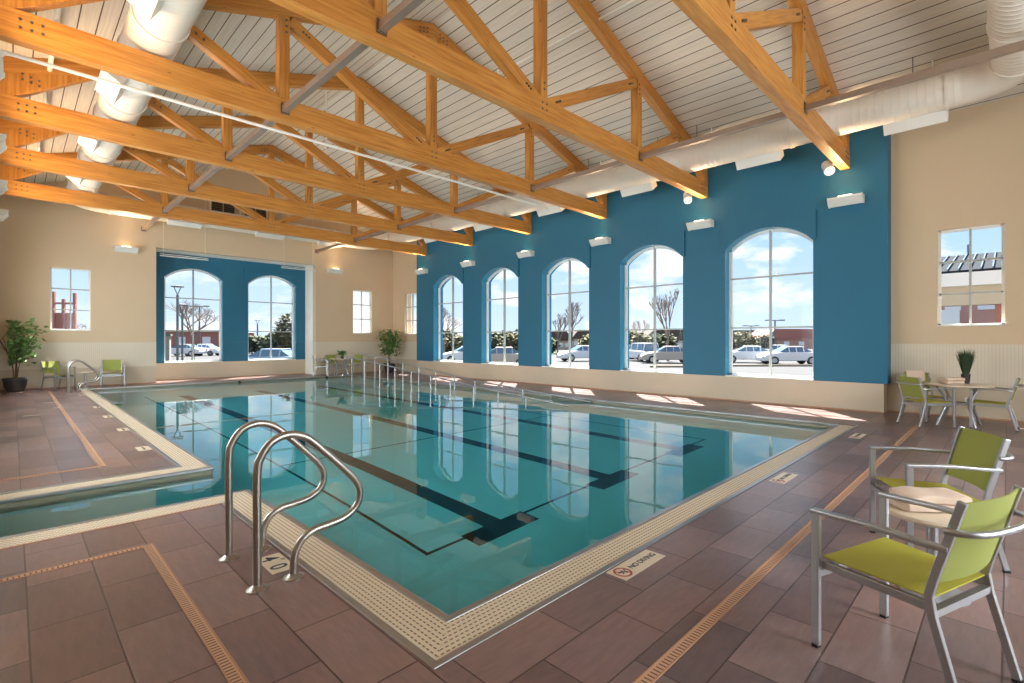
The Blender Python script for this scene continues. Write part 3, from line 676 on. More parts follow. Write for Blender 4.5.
# steel lateral braces between trusses
ends = [YN+0.02]+TY+[YE-0.02]
wh = ['between the near wall and the nearest truss','between the nearest truss and the second','between the second and third trusses','between the third and fourth trusses','between the fourth and fifth trusses','between the fifth and the farthest truss','between the farthest truss and the end wall']
for side, X_ in (('left', XR-3.03+0.0), ('right', XR+3.03)):
    for k in range(7):
        if side == 'left' and k < 1: continue
        a, b_ = ends[k]+(0.10 if k else 0), ends[k+1]-(0.10 if k < 6 else 0)
        r = thing('steel_brace', 'square steel brace on the %s side, %s' % (side, wh[k]), 'brace', (X_, a, 5.32), group='steel braces along the truss chords')
        L_ = b_-a
        MB().bar([(0,0.0,0),(0,L_,0)], 0.10, 0.10).build('tube', M['galv'], r, bevel=0.004)
        MB().box(-0.07,0.07,0,0.012,-0.08,0.08).build('end_plate', M['bolt'], r); MB().box(-0.07,0.07,L_-0.012,L_,-0.08,0.08).build('end_plate', M['bolt'], r)

# ------------------------------------------------------------------ ducts
duct = thing('ventilation_duct', 'white round spiral ventilation duct looping under the roof', 'duct', (0,0,0))
DR, DL, DZ, DE = 11.50, 1.42, 5.86, 20.36
def arc(c_, r_, a0, a1, n_=8): return [(c_[0]+r_*math.cos(a0+(a1-a0)*i/n_), c_[1]+r_*math.sin(a0+(a1-a0)*i/n_), DZ) for i in range(n_+1)]
rd = 0.32
def ribbed(p, q, r_=rd, pitch=0.12):
    P_, Q = Vector(p), Vector(q); n_ = int((Q-P_).length/pitch); m_ = MB(); nn = 28; T = (Q-P_).normalized(); A = T.cross(Vector((0,0,1))).normalized(); B = Vector((0,0,1))
    vs = []; fs = []; k = 0
    for i in range(n_+1):
        for off, rr in ((0,r_),(pitch*0.86,r_),(pitch*0.91,r_+0.0035),(pitch*0.96,r_)):
            c_ = P_+T*min(i*pitch+off, (Q-P_).length)
            for j in range(nn): a = 2*PI*j/nn; vs.append(c_+A*rr*math.cos(a)+B*rr*math.sin(a))
            k += 1
    for i in range(k-1):
        for j in range(nn): fs.append((i*nn+j, i*nn+(j+1)%nn, (i+1)*nn+(j+1)%nn, (i+1)*nn+j))
    m_.add(vs, fs); return m_
er = 0.66
ribbed((DR,-0.12+er,DZ),(DR,DE-er,DZ)).build('duct_run', M['duct'], duct, smooth=True)
ribbed((DL,-2.4,DZ),(DL,DE-er,DZ)).build('duct_run', M['duct'], duct, smooth=True)
ribbed((DL+er,DE,DZ),(DR-er,DE,DZ)).build('duct_run', M['duct'], duct, smooth=True)
ribbed((DR-er,-0.12,DZ),(DL+0.4,-0.12,DZ)).build('duct_run', M['duct'], duct, smooth=True)
for c_, a0, a1 in (((DR-er,-0.12+er), -PI/2, 0), ((DR-er,DE-er), 0, PI/2), ((DL+er,DE-er), PI/2, PI)):
    pts = arc(c_, er, a0, a1, 5); MB().tube(pts, rd, 28).build('elbow', M['duct'], duct, smooth=True)
def band(c_, axis, w_=0.05, name='flange_band'):
    m_ = MB(); pr = [(rd-0.005,-w_/2),(rd+0.02,-w_/2),(rd+0.02,w_/2),(rd-0.005,w_/2)]
    m_.lathe(pr, (0,0,0), 28); m_.f = m_.f[:-2]; m_.m = m_.m[:-2]
    m_.build(name, M['duct'], duct, smooth=True, loc=c_, rot=(PI/2,0,0) if axis == 'y' else (0,PI/2,0))
for y in [0.75]+[TY[k]+0.75 for k in range(6)]: band((DR,y,DZ),'y')
for y in [TY[k]+0.75 for k in range(1,6)]+[TY[k]-0.5 for k in range(2,6)]: band((DL,y,DZ),'y')
for x in (2.2, 4.6, 7.2, 9.6): band((x,DE,DZ),'x')
band((9.6,-0.12,DZ),'x'); band((10.85,-0.12,DZ),'x')
def register(x, y, side):
    """supply register: box under the duct on the wall side, louvred face"""
    if side in ('r','l'):
        s_ = 1 if side == 'r' else -1
        q = MB().prism([(s_*0.05,-0.16),(s_*0.26,-0.02),(s_*0.48,-0.30),(s_*0.24,-0.47)], -0.46, 0.46).build('register_box', M['white_metal'], duct, loc=(x,y,DZ))
        g_ = MB()
        for k in range(9):
            for h_ in (-0.22, 0.22):
                f_ = 0.1+0.09*k; px = s_*(0.26+(0.48-0.26)*f_); pz = -0.02-0.28*f_
                g_.box(px+s_*0.002-0.004, px+s_*0.002+0.006, h_-0.2, h_+0.2, pz-0.006, pz+0.004)
        g_.build('grille', M['dark'], q)
    else:
        MB().prism([(-0.02,-0.18),(-0.24,-0.1),(-0.36,-0.32),(-0.16,-0.44)], -0.5, 0.5, axis='x').build('register_box', M['white_metal'], duct, loc=(x,y,DZ))
for y in (1.22, 3.95, 7.0, 10.05, 13.1, 16.15): register(DR, y, 'r')
for y in (3.9, 6.97, 10.03, 13.1, 16.15): register(DL, y, 'l')
for x in (4.2, 7.0, 9.4): register(x, DE, 'e')
for y in (0.95, 2.9, 4.9, 5.9, 8.0, 9.4, 11.0, 12.6, 14.2, 15.8, 17.4):
    MB().tube([(DR,y,DZ+rd),(DR,y,ceil_z(DR))], 0.012, 6).build('hanger_rod', M['white_metal'], duct); MB().tube([(DR-0.22,y+0.25,DZ+rd*0.7),(DR-0.22,y+0.25,ceil_z(DR-0.22))], 0.008, 6).build('hanger_rod', M['bolt'], duct)
for y in (7.3, 10.4, 13.4, 16.4): MB().tube([(DL,y,DZ+rd),(DL,y,ceil_z(DL))], 0.008, 6).build('hanger_rod', M['bolt'], duct)

# sprinkler pipes
def pipe(pts, r_, label, drops=()):
    q = thing('sprinkler_pipe', label, 'pipe'); MB().tube(pts, r_, 10).build('pipe', M['white_metal'], q, smooth=True)
    for (x,y,z0_,z1_) in drops: MB().tube([(x,y,z0_),(x,y,z1_)], 0.016, 8).build('drop_pipe', M['white_metal'], q, smooth=True)
    return q
pipe([(XL,8.80,5.06),(10.1,8.80,5.06),(10.25,8.80,4.98)], 0.025, 'long white sprinkler pipe crossing under the third truss chord')
pipe([(7.78,3.2,7.53),(7.78,8.2,7.53)], 0.022, 'short white sprinkler pipe just under the boards beside the second truss', [(7.78,8.2,7.3,7.64)])
pipe([(0.45,6.2,6.1),(0.45,19.0,6.1)], 0.035, 'white sprinkler pipe running left of the left duct', [(0.45,y,5.75,6.22) for y in (7.2,9.6,12.2,15.2)])
pipe([(8.2,11.4,6.6),(8.2,11.4,7.5)], 0.02, 'thin white hanging pipe between the third and fourth trusses')
pipe([(5.6,12.2,6.3),(5.6,12.2,7.94)], 0.022, 'thin white hanging pipe left of the ridge near the fourth truss')

# ------------------------------------------------------------------ wall sconces
WARM = (1.0, 0.70, 0.42)
def sconce(label, group):
    r = thing('wall_sconce', label, 'wall light', (0,0,0), group=group)   # local +x away from the wall
    MB().prism([(0.0,-0.09),(0.12,-0.11),(0.23,0.035),(0.23,0.075),(0.215,0.075),(0.0,0.075)], -0.30, 0.30).build('housing', M['sconce'], r, bevel=0.006)
    MB().prism([(0.0,-0.10),(0.125,-0.12),(0.24,0.03),(0.24,0.08),(0.0,0.08)], -0.315, -0.30).build('end_cap', M['sconce'], r); MB().prism([(0.0,-0.10),(0.125,-0.12),(0.24,0.03),(0.24,0.08),(0.0,0.08)], 0.30, 0.315).build('end_cap', M['sconce'], r)
    MB().box(0.08,0.20,-0.12,0.12,0.076,0.094).build('lamp_lens', M['lamp_glow'], r)
    la = area('lamp_light', (0.19,0,0.115), (0.9,0,1), 0.06, 0.40, 25, WARM, parent=r); la.data.spread = math.radians(120)
    return r
WS = ['right of the rightmost arched window, below the nearest truss end', 'on the blue wall between the first and second arched windows from the right',
      'on the blue wall between the second and third arched windows from the right', 'on the blue wall between the third and fourth arched windows from the right',
      'on the blue wall left of the fourth arched window from the right', 'at the far end of the blue wall above its corner']
sc = sconce('white uplight '+WS[0], 'wall sconces'); sc.location = (XB, 2.44, 4.46); sc.rotation_euler = (0,0,PI)
for k in range(1, 6): copy_tree(sc, loc=(XB, TY[k]+0.05+0.02*k, 4.46), rz=PI, label='white uplight '+WS[k])
LS = ['second truss','third truss','fourth truss','fifth truss','farthest truss']
for k in range(1, 6): copy_tree(sc, loc=(XL, TY[k]-0.7, 4.50), rz=0, label='white wedge uplight on the left wall under the %s' % LS[k-1])
copy_tree(sc, loc=(2.70, YE, 4.55), rz=-PI/2, label='white wedge uplight on the cream end wall left of the blue recess')
copy_tree(sc, loc=(10.05, YE, 4.55), rz=-PI/2, label='white wedge uplight on the cream end wall right of the blue recess')

# round loudspeakers under truss ends
def speaker(y, label):
    r = thing('loudspeaker', label, 'speaker', (12.1, y, 5.17), 0.5)
    MB().tube([(0,0,0.02),(-0.12,0,-0.10),(-0.2,0,-0.18)], 0.10, 20).build('body', M['white_metal'], r, smooth=True)
    MB().bar([(0.0,0,0.0),(-0.06,-0.14,0.02)], 0.06, 0.04).build('bracket', M['white_metal'], r)
speaker(TY[0]+0.24, 'white round loudspeaker hanging by the end of the nearest truss chord')
speaker(TY[1]+0.24, 'small white round loudspeaker by the end of the second truss chord')

r = thing('wall_outlet', 'small pale wall outlet plate low on the right wall behind the round table', 'outlet', (XC-0.02,0.54,0.33))
MB().box(-0.008,0,-0.06,0.06,-0.06,0.06).build('cover_plate', M['sconce'], r, bevel=0.003); MB().box(-0.010,-0.006,-0.02,0.02,0.01,0.04).build('socket', M['dark'], r); MB().box(-0.010,-0.006,-0.02,0.02,-0.04,-0.01).build('socket', M['dark'], r)
# hanging white rods at the recess head
for (x0, x1, lb_) in ((3.62, 5.1, 'thin white hanging rail at the left head of the blue recess'), (7.7, 9.1, 'thin white hanging rail at the right head of the blue recess')):
    r = thing('hanging_rail', lb_, 'rail', (x0, YE-0.22, 4.44))
    MB().tube([(0,0,0),(x1-x0,0,0)], 0.018, 8).tube([(0,0,0.06),(x1-x0,0.0,0.06)], 0.012, 8).build('bar', M['white_metal'], r)
    for xx in (0.1, x1-x0-0.1): MB().tube([(xx,0,0.0),(xx,0,ceil_z(x0+xx)-4.44)], 0.006, 6).build('drop_rod', M['white_metal'], r)

# ------------------------------------------------------------------ pool handrails
def smooth_path(pts, n_=6):
    out = []; P_ = [Vector(p) for p in pts]
    for i in range(len(P_)-1):
        p0 = P_[max(i-1,0)]; p1 = P_[i]; p2 = P_[i+1]; p3 = P_[min(i+2,len(P_)-1)]
        for k in range(n_):
            t_ = k/n_; out.append(0.5*((2*p1)+(-p0+p2)*t_+(2*p0-5*p1+4*p2-p3)*t_*t_+(-p0+3*p1-3*p2+p3)*t_**3))
    out.append(P_[-1]); return out
RP = [(0,0),(0,0.35),(0,0.69),(0.02,0.79),(0.085,0.875),(0.19,0.905),(0.30,0.87),(0.42,0.76),(0.53,0.65),(0.63,0.54),(0.67,0.45),(0.645,0.355),(0.56,0.295),(0.45,0.275),(0.35,0.265),(0.27,0.225),(0.225,0.15),(0.215,0.06),(0.215,0)]
def handrail(label, group):
    r = thing('pool_handrail', label, 'handrail', group=group)
    MB().tube(smooth_path([(x,0,z) for x,z in RP], 5), 0.024, 16, up=(0,1,0)).build('rail_tube', M['steel'], r, smooth=True)
    for x in (0, 0.215): MB().lathe([(0.0,0.0),(0.062,0.0),(0.062,0.006),(0.050,0.012),(0.034,0.022),(0.026,0.03),(0,0.03)], (x,0,0), 28).build('escutcheon', M['steel'], r, smooth=True)
    return r
hr = handrail('nearest figure-four stainless grab rail at the near pool edge', 'stainless grab rails'); hr.location = (1.04,3.2,0)
copy_tree(hr, loc=(1.05,3.79,0), label='stainless grab rail behind the nearest one, left of the 4 FT 0 IN tile')
copy_tree(hr, loc=(1.14,18.9,0), label='stainless grab rail at the far left pool edge, in front of the chairs')
copy_tree(hr, loc=(1.14,19.45,0), label='far stainless grab rail standing just behind its twin near the end wall')

# ramp railings
def ramp_rail(X_, pts, posts, label, foot):
    r = thing('ramp_railing', label, 'railing', (X_,0,0))
    MB().tube([(0,y,z) for y,z in pts], 0.021, 10, up=(1,0,0)).build('top_rail', M['alu'], r, smooth=True)
    def zz(y):
        for (a,za),(b_,zb) in zip(pts[:-1], pts[1:]):
            if b_ <= y <= a: return za+(zb-za)*(a-y)/(a-b_)
        return pts[-1][1]
    for y in posts:
        MB().tube([(0,y,foot(y)),(0,y,zz(y))], 0.019, 8).build('post', M['alu'], r, smooth=True)
rz_ = lambda y: -0.25-(19.9-y)*(1.18-0.25)/12.7
ramp_rail(10.2, [(19.3,0.92),(18.75,0.93),(15.0,0.55),(11.8,0.23),(9.7,0.10),(7.4,-0.05)], [18.75,17.87,16.9,15.86,14.85,13.84,12.81,11.8,9.73,8.69], 'sloping ramp railing on the side of the window wall', rz_)
ramp_rail(9.03, [(18.0,0.85),(17.5,0.83),(13.5,0.5),(10.5,0.22),(8.5,0.08),(7.15,-0.02)], [17.52,16.54,15.5,14.53,13.56,12.52,11.55,10.51,9.51,8.51], 'sloping ramp railing standing in the pool, nearer of the pair', lambda y: rz_(y)+0.1)

# ------------------------------------------------------------------ chairs
def make_chair(label, group):
    r = thing('sling_armchair', label, 'chair', group=group)
    hw, hb = 0.292, 0.245
    for s_ in (-1, 1):
        MB().bar([(0.25,s_*hw,0.012),(0.25,s_*hw,0.655)], 0.026, 0.038, up=(1,0,0)).build('leg', M['alu'], r, bevel=0.004)
        MB().bar([(-0.30,s_*hb,0.012),(-0.205,s_*hb,0.36),(-0.192,s_*hb,0.44),(-0.21,s_*hb,0.52),(-0.305,s_*hb,0.86)], 0.024, 0.032, up=(1,0,0)).build('back_leg', M['alu'], r, bevel=0.004)
        MB().bar([(0.272,s_*hw,0.662),(0.0,s_*(hw-0.01),0.670),(-0.20,s_*(hb+0.030),0.662),(-0.262,s_*(hb+0.012),0.66)], 0.045, 0.022).build('armrest', M['alu'], r, bevel=0.006)
        MB().bar([(0.235,s_*(hw-0.03),0.405),(-0.195,s_*(hb-0.005),0.395)], 0.024, 0.038).build('seat_rail', M['alu'], r, bevel=0.003)
        MB().box(0.235,0.265,s_*hw-0.014,s_*hw+0.014,0.0,0.012).build('foot_pad', M['black'], r); MB().box(-0.318,-0.285,s_*hb-0.014,s_*hb+0.014,0.0,0.012).build('foot_pad', M['black'], r)
    pts = [(-0.255,-hb-0.02,0.735),(-0.31,-hb-0.012,0.738),(-0.36,-hb*0.72,0.74),(-0.378,0,0.74),(-0.36,hb*0.72,0.74),(-0.31,hb+0.012,0.738),(-0.255,hb+0.02,0.735)]
    MB().tube(smooth_path(pts,3), 0.014, 10).build('back_bar', M['alu'], r, smooth=True)
    MB().bar([(0.25,-hw,0.36),(0.25,hw,0.36)], 0.03, 0.03).bar([(-0.20,-hb,0.37),(-0.20,hb,0.37)], 0.03, 0.03).build('cross_rail', M['alu'], r)
    def cloth(name, f, m_, nu=10, nv=8, th=0.007):
        mb_ = MB(); vs = []; fs = []
        for k in (0,1):
            for i in range(nu+1):
                for j in range(nv+1):
                    p, n_ = f(i/nu, j/nv); vs.append(Vector(p)+Vector(n_)*(th if k else 0))
        W_ = (nu+1)*(nv+1); ix = lambda i,j,k: k*W_+i*(nv+1)+j
        for i in range(nu):
            for j in range(nv):
                fs.append((ix(i,j,0),ix(i,j+1,0),ix(i+1,j+1,0),ix(i+1,j,0))); fs.append((ix(i,j,1),ix(i+1,j,1),ix(i+1,j+1,1),ix(i,j+1,1)))
        for i in range(nu): fs += [(ix(i,0,0),ix(i+1,0,0),ix(i+1,0,1),ix(i,0,1)), (ix(i,nv,0),ix(i,nv,1),ix(i+1,nv,1),ix(i+1,nv,0))]
        for j in range(nv): fs += [(ix(0,j,0),ix(0,j,1),ix(0,j+1,1),ix(0,j+1,0)), (ix(nu,j,0),ix(nu,j+1,0),ix(nu,j+1,1),ix(nu,j,1))]
        mb_.add(vs, fs); return mb_.build(name, M[m_], r, smooth=True)
    cloth('seat', lambda a,b_: ((0.235-0.43*a, (-0.5+b_)*(0.53-0.075*a), 0.437-0.012*a-0.012*math.sin(PI*a)*math.sin(PI*b_)), (0,0,1)), 'sling')
    cloth('backrest', lambda a,b_: ((-0.206-0.097*a-0.028*math.sin(PI*b_), -0.232+0.464*b_, 0.50+0.355*a), (-0.96,0,-0.27)), 'sling_back')
    return r
GC = 'lime sling armchairs'
ch = make_chair('nearest lime green sling armchair, in the lower right corner', GC); ch.location = (2.975,0.335,0); ch.rotation_euler = (0,0,math.radians(71))
spots = [(4.60,0.39,119,'lime green sling armchair facing the nearest one across the towel table'),
 (11.33,1.03,-46,'green armchair with its back to the pool at the right round table'),
 (12.30,1.10,-138,'green armchair by the wall with a white towel over its back'),
 (11.82,0.19,88,'green armchair right of the round table, cut by the picture edge'),
 (0.98,20.32,-55,'green armchair beside the big potted tree at the far left'),
 (2.28,20.45,-94,'green armchair right of the small side table at the far left'),
 (9.10,20.35,-20,'green armchair left of the far corner table, beside the recess edge'),
 (9.80,20.62,-90,'armchair behind the far corner table against the wall'),
 (10.55,20.3,-165,'green armchair right of the far corner table, by the ramp railing')]
for x, y, a, lb_ in spots: copy_tree(ch, loc=(x,y,0), rz=math.radians(a), label=lb_)

# ------------------------------------------------------------------ tables
def side_table(x, y, h, r_, label):
    t_ = thing('side_table', label, 'table', (x,y,0))
    MB().lathe([(0,h-0.035),(r_-0.02,h-0.035),(r_-0.004,h-0.028),(r_,h-0.015),(r_-0.006,h-0.003),(r_-0.02,h),(0,h)], (0,0,0), 48).build('table_top', M['table'], t_, smooth=True)
    MB().tube([(0,0,0.02),(0,0,h-0.035)], 0.028, 16).build('pedestal', M['alu'], t_, smooth=True)
    MB().lathe([(0,0),(0.17,0),(0.17,0.008),(0.05,0.022),(0,0.022)], (0,0,0), 32).build('base', M['alu'], t_, smooth=True)
    return t_
side_table(3.87,0.32,0.48,0.235, 'low round side table with a folded towel between the two near chairs')
side_table(1.62,20.42,0.50,0.24, 'small round side table between the two chairs at the far left')
def round_table(x, y, label, r_=0.54, h=0.72, rot=0):
    t_ = thing('round_table', label, 'table', (x,y,0), rot, group=None)
    MB().lathe([(0,h-0.03),(r_-0.03,h-0.03),(r_-0.004,h-0.024),(r_,h-0.014),(r_-0.006,h-0.003),(r_-0.02,h),(0,h)], (0,0,0), 56).build('table_top', M['table'], t_, smooth=True)
    for k in range(4):
        a = PI/2*k+0.5; ca, sa = math.cos(a), math.sin(a)
        MB().tube(smooth_path([(0.36*ca,0.36*sa,0.0),(0.26*ca,0.26*sa,0.25),(0.20*ca,0.20*sa,0.38),(0.27*ca,0.27*sa,0.55),(0.37*ca,0.37*sa,h-0.03)],3), 0.02, 10).build('leg', M['alu'], t_, smooth=True)
    MB().tube([(0.2*math.cos(a),0.2*math.sin(a),0.385) for a in [2*PI*i/28 for i in range(28)]], 0.014, 8, closed=True).build('stretcher_ring', M['alu'], t_, smooth=True)
    return t_
round_table(11.80,0.62, 'round stone-topped dining table by the right wall with grass plant', r_=0.47, rot=0.2)
round_table(9.84,20.0, 'round table in the far right corner with a small plant', r_=0.46)

# towels: folded stacks with soft rounded folds
def towel(label, loc, rz, sx, sy, layers, th):
    t_ = thing('folded_towel', label, 'towel', loc, rz); rnd = random.Random(label)
    for k in range(layers):
        m_ = MB(); n_ = 14; k_ = 10; vs = []; fs = []; dx = rnd.uniform(-0.01,0.01); ph = rnd.uniform(0,6)
        prof = []
        for j in range(16):
            a = 2*PI*j/16; prof.append((math.copysign(abs(math.cos(a))**0.35, math.cos(a))*sy/2, math.copysign(abs(math.sin(a))**0.5, math.sin(a))*th/2))
        for i in range(n_+1):
            u = i/n_; xx = -sx/2+sx*u; s_ = min(1, (1-abs(2*u-1))*9+0.55)
            for (py, pz) in prof: vs.append((xx+dx, py*s_+0.006*math.sin(9*u+ph), th*(k+0.5)+pz*s_*(1+0.10*math.sin(7*u+ph))+0.004*math.sin(12*u+ph)*(k+1)/layers*(1 if pz > 0 else 0)))
        for i in range(n_):
            for j in range(16): fs.append((i*16+j, i*16+(j+1)%16, (i+1)*16+(j+1)%16, (i+1)*16+j))
        fs += [tuple(range(16))[::-1], tuple(n_*16+j for j in range(16))]
        m_.add(vs, fs).build('towel_layer', M['towel'], t_, smooth=True)
    return t_
towel('folded cream towel lying on the low side table', (3.93,0.35,0.48), math.radians(-50), 0.38, 0.22, 2, 0.05)
towel('folded cream towel lying on the right round table', (11.88,0.72,0.72), math.radians(-45), 0.34, 0.2, 2, 0.055)
tw_ = thing('draped_towel', 'cream towel folded over the back of the chair by the wall', 'towel', (12.30,1.10,0), math.radians(-138))
m_ = MB(); vs = []; prof = [(-0.268,0.70),(-0.282,0.80),(-0.292,0.872),(-0.315,0.892),(-0.342,0.872),(-0.344,0.80),(-0.338,0.72)]
m_.sweep([(x,-0.17,z) for x,z in prof], [(-0.17,-0.01),(0.17,-0.01),(0.17,0.01),(-0.17,0.01)], up=(1,0,0)) if False else None
for th in (0,1):
    pass
P0 = [Vector((x,0,z)) for x,z in prof]
outer = []; inner = []
cen = Vector((-0.312,0,0.80))
for p in P0:
    d_ = (p-cen); d_.z *= 0.3; d_.normalize(); outer.append(p+d_*0.012); inner.append(p)
poly = [(p.x,p.z) for p in outer]+[(p.x,p.z) for p in reversed(inner)]
n_ = len(outer)
vs = [(a,y,b_) for y in (-0.17,0.17) for a,b_ in poly]; N2 = len(poly); fs = []
for i in range(N2): fs.append((i,(i+1)%N2,(i+1)%N2+N2,i+N2))
for i in range(n_-1):
    fs.append((i,i+1,N2-2-i,N2-1-i)); fs.append((i+N2,N2+N2-1-i,N2+N2-2-i,i+1+N2))
m_.add(vs, fs).build('towel_cloth', M['towel'], tw_, smooth=True)

# ------------------------------------------------------------------ plants
def leaves(n_, fn, size, m_, name, parent, seed=1, asp=0.45):
    rnd = random.Random(seed); mb_ = MB(); vs = []; fs = []
    for k in range(n_):
        c_ = Vector(fn(rnd)); d_ = Vector((rnd.gauss(0,1), rnd.gauss(0,1), rnd.gauss(-0.35,0.5))).normalized(); s_ = size*rnd.uniform(0.6,1.25)
        a = d_.cross(Vector((rnd.gauss(0,0.4), rnd.gauss(0,0.4), 1))).normalized()*s_*asp; nrm = d_.cross(a).normalized()*s_*0.12
        b0 = len(vs); vs += [c_, c_+d_*s_*0.4+a+nrm, c_+d_*s_-nrm, c_+d_*s_*0.4-a+nrm, c_+d_*s_*0.45]; fs += [(b0,b0+1,b0+4),(b0+1,b0+2,b0+4),(b0+2,b0+3,b0+4),(b0+3,b0,b0+4)]
    me = bpy.data.meshes.new(name); me.from_pydata([tuple(v) for v in vs], [], fs); me.materials.append(m_); me.update()
    o = bpy.data.objects.new(name, me); COL.objects.link(o)
    if parent: o.parent = parent
    return o
def potted_tree(loc, pot_r, pot_h, h, cr, label, seed, nleaf=620, lim=(-9,9,9)):
    r = thing('potted_tree', label, 'plant', loc); rnd = random.Random(seed)
    MB().lathe([(0,0),(pot_r*0.62,0),(pot_r*0.86,pot_h*0.35),(pot_r*0.97,pot_h*0.85),(pot_r*1.04,pot_h*0.86),(pot_r*1.04,pot_h),(pot_r*0.92,pot_h),(pot_r*0.9,pot_h*0.9),(0,pot_h*0.9)], (0,0,0), 32).build('pot', M['pot'], r, smooth=True)
    tips = []; tm = MB()
    for k in range(4):
        a = k*PI/2+rnd.uniform(-.3,.3); p = [Vector((0.04*math.cos(a),0.04*math.sin(a),pot_h*0.85))]
        for s_ in range(5): p.append(p[-1]+Vector((math.cos(a)*0.035*s_+rnd.uniform(-.03,.03), math.sin(a)*0.035*s_+rnd.uniform(-.03,.03), (h-pot_h)*0.17)))
        tm.tube(p, 0.014, 7); tips.append(p[-1])
        for q in range(5):
            st = p[2+q%3+0]; e2 = st+Vector((rnd.uniform(-1,1)*cr*0.9, rnd.uniform(-1,1)*cr*0.9, rnd.uniform(0.1,0.45)*h*0.5)); tm.tube([st,(st+e2)/2+Vector((0,0,0.05)),e2], 0.006, 5); tips.append(e2)
    tm.build('trunk', M['trunk'], r, smooth=True)
    def pos(rd_):
        if rd_.random() < 0.75:
            t_ = rd_.choice(tips); return (t_.x+rd_.gauss(0,cr*0.42), t_.y+rd_.gauss(0,cr*0.42), min(h, t_.z+rd_.gauss(0,h*0.07)))
        z = rd_.uniform(0.42,0.98)*h; rr = cr*math.sin(PI*min(max((z/h-0.3)/0.72,0.05),1))*math.sqrt(rd_.random()); a = rd_.uniform(0,2*PI)
        return (rr*math.cos(a), rr*math.sin(a), z)
    pos0 = pos
    def pos(rd_):
        q = pos0(rd_); return (min(max(q[0], lim[0]+0.16), lim[1]-0.16), min(q[1], lim[2]-0.16), q[2])
    leaves(nleaf, pos, 0.13, M['leaf'], 'foliage', r, seed)
    leaves(nleaf//3, pos, 0.12, M['leaf_light'], 'young_foliage', r, seed+9)
    return r
potted_tree((0.06,20.35,0), 0.27, 0.40, 2.05, 0.30, 'leafy tree in a wide charcoal bowl pot at the far left', 5, lim=(-0.22,9,0.62))
potted_tree((12.30,20.25,0), 0.26, 0.42, 2.0, 0.30, 'leafy tree in a dark pot standing in the far right corner', 11, lim=(-9,0.58,0.70))
def grass_plant(loc, label):
    r = thing('grass_plant', label, 'plant', loc); rnd = random.Random(3)
    MB().lathe([(0,0),(0.05,0),(0.055,0.04),(0.065,0.15),(0.07,0.17),(0.06,0.17),(0.055,0.15),(0,0.15)], (0,0,0), 20).build('vase', M['pot'], r, smooth=True)
    vs = []; fs = []
    for k in range(420):
        a = rnd.uniform(0,2*PI); r0 = 0.04*math.sqrt(rnd.random()); r1 = 0.15*math.sqrt(rnd.random())+0.01; hh = rnd.uniform(0.36,0.50)
        p0 = Vector((r0*math.cos(a),r0*math.sin(a),0.14)); p2 = Vector((r1*math.cos(a),r1*math.sin(a),0.14+hh)); p1 = (p0+p2)/2+Vector((0,0,0.03))
        wd = Vector((-math.sin(a+rnd.uniform(-1,1)),math.cos(a),0)).normalized()*0.004; b0 = len(vs)
        vs += [p0-wd,p0+wd,p1-wd,p1+wd,p2]; fs += [(b0,b0+1,b0+3,b0+2),(b0+2,b0+3,b0+4)]
    m_ = MB(); m_.add(vs, fs); me = bpy.data.meshes.new('blades'); me.from_pydata([tuple(v) for v in vs], [], fs); me.materials.append(M['grass_blade'])
    o = bpy.data.objects.new('blades', me); COL.objects.link(o); o.parent = r
grass_plant((12.08,0.54,0.72), 'spiky green grass plant in a dark vase on the right round table')
r = thing('small_plant', 'small leafy plant in a dark pot on the far corner table', 'plant', (9.86,19.98,0.72))
MB().lathe([(0,0),(0.06,0),(0.075,0.10),(0.065,0.10),(0,0.09)], (0,0,0), 18).build('pot', M['pot'], r, smooth=True)
leaves(160, lambda q: (q.gauss(0,0.07), q.gauss(0,0.07), 0.15+q.random()*0.16), 0.10, M['leaf'], 'foliage', r, 2)

# ------------------------------------------------------------------ exterior
GZ = -0.45
def unproj(px, py, z=GZ):
    A_ = math.radians(45.1); r_ = (px-512)/498; x, y, u = math.sin(A_)+r_*math.cos(A_), math.cos(A_)-r_*math.sin(A_), -(py-340)/498
    t_ = (z-1.5)/u; return Vector((x*t_, y*t_, z))
def at_depth(px, d, z=GZ):
    A_ = math.radians(45.1); r_ = (px-512)/498; return Vector(((math.sin(A_)+r_*math.cos(A_))*d, (math.cos(A_)-r_*math.sin(A_))*d, z))
gm = MB(); gm.box(XC+0.6, 420, -120, 420, GZ-0.4, GZ); gm.box(-200, XC+0.6, YR+0.7, 420, GZ-0.4, GZ)
tag(gm.build('parking_ground', M['asphalt']), 'grey asphalt parking ground outside the windows', 'ground', kind='structure')
def slab(name, pts, z, m_, label, cat):
    n_ = len(pts); q = MB().prism([(p[0],p[1]) for p in pts], GZ-0.05, z, axis='z').build(name, M[m_]); return tag(q, label, cat)
# planted islands in the car park
for px0, px1, py, lb_ in ((728, 815, 366.5, 'narrow planted kerb island in front of the white cars'), (650, 690, 367.5, 'pale kerb strip beside the champagne sedan')):
    a, b_ = unproj(px0, py), unproj(px1, py); a2, b2 = at_depth(px0, 37.6), at_depth(px1, 37.6)
    slab('kerb_island', [a, b_, b2, a2], GZ+0.10, 'mulch', lb_, 'kerb')
slab('lawn_strip', [at_depth(150,34), at_depth(232,34), at_depth(232,44), at_depth(150,44)], GZ+0.03, 'lawn', 'green lawn strip outside the end wall window', 'lawn')
slab('lawn_strip', [at_depth(430,66), at_depth(600,66), at_depth(600,84), at_depth(430,84)], GZ+0.05, 'lawn', 'green lawn strip beyond the road outside the middle windows', 'lawn')
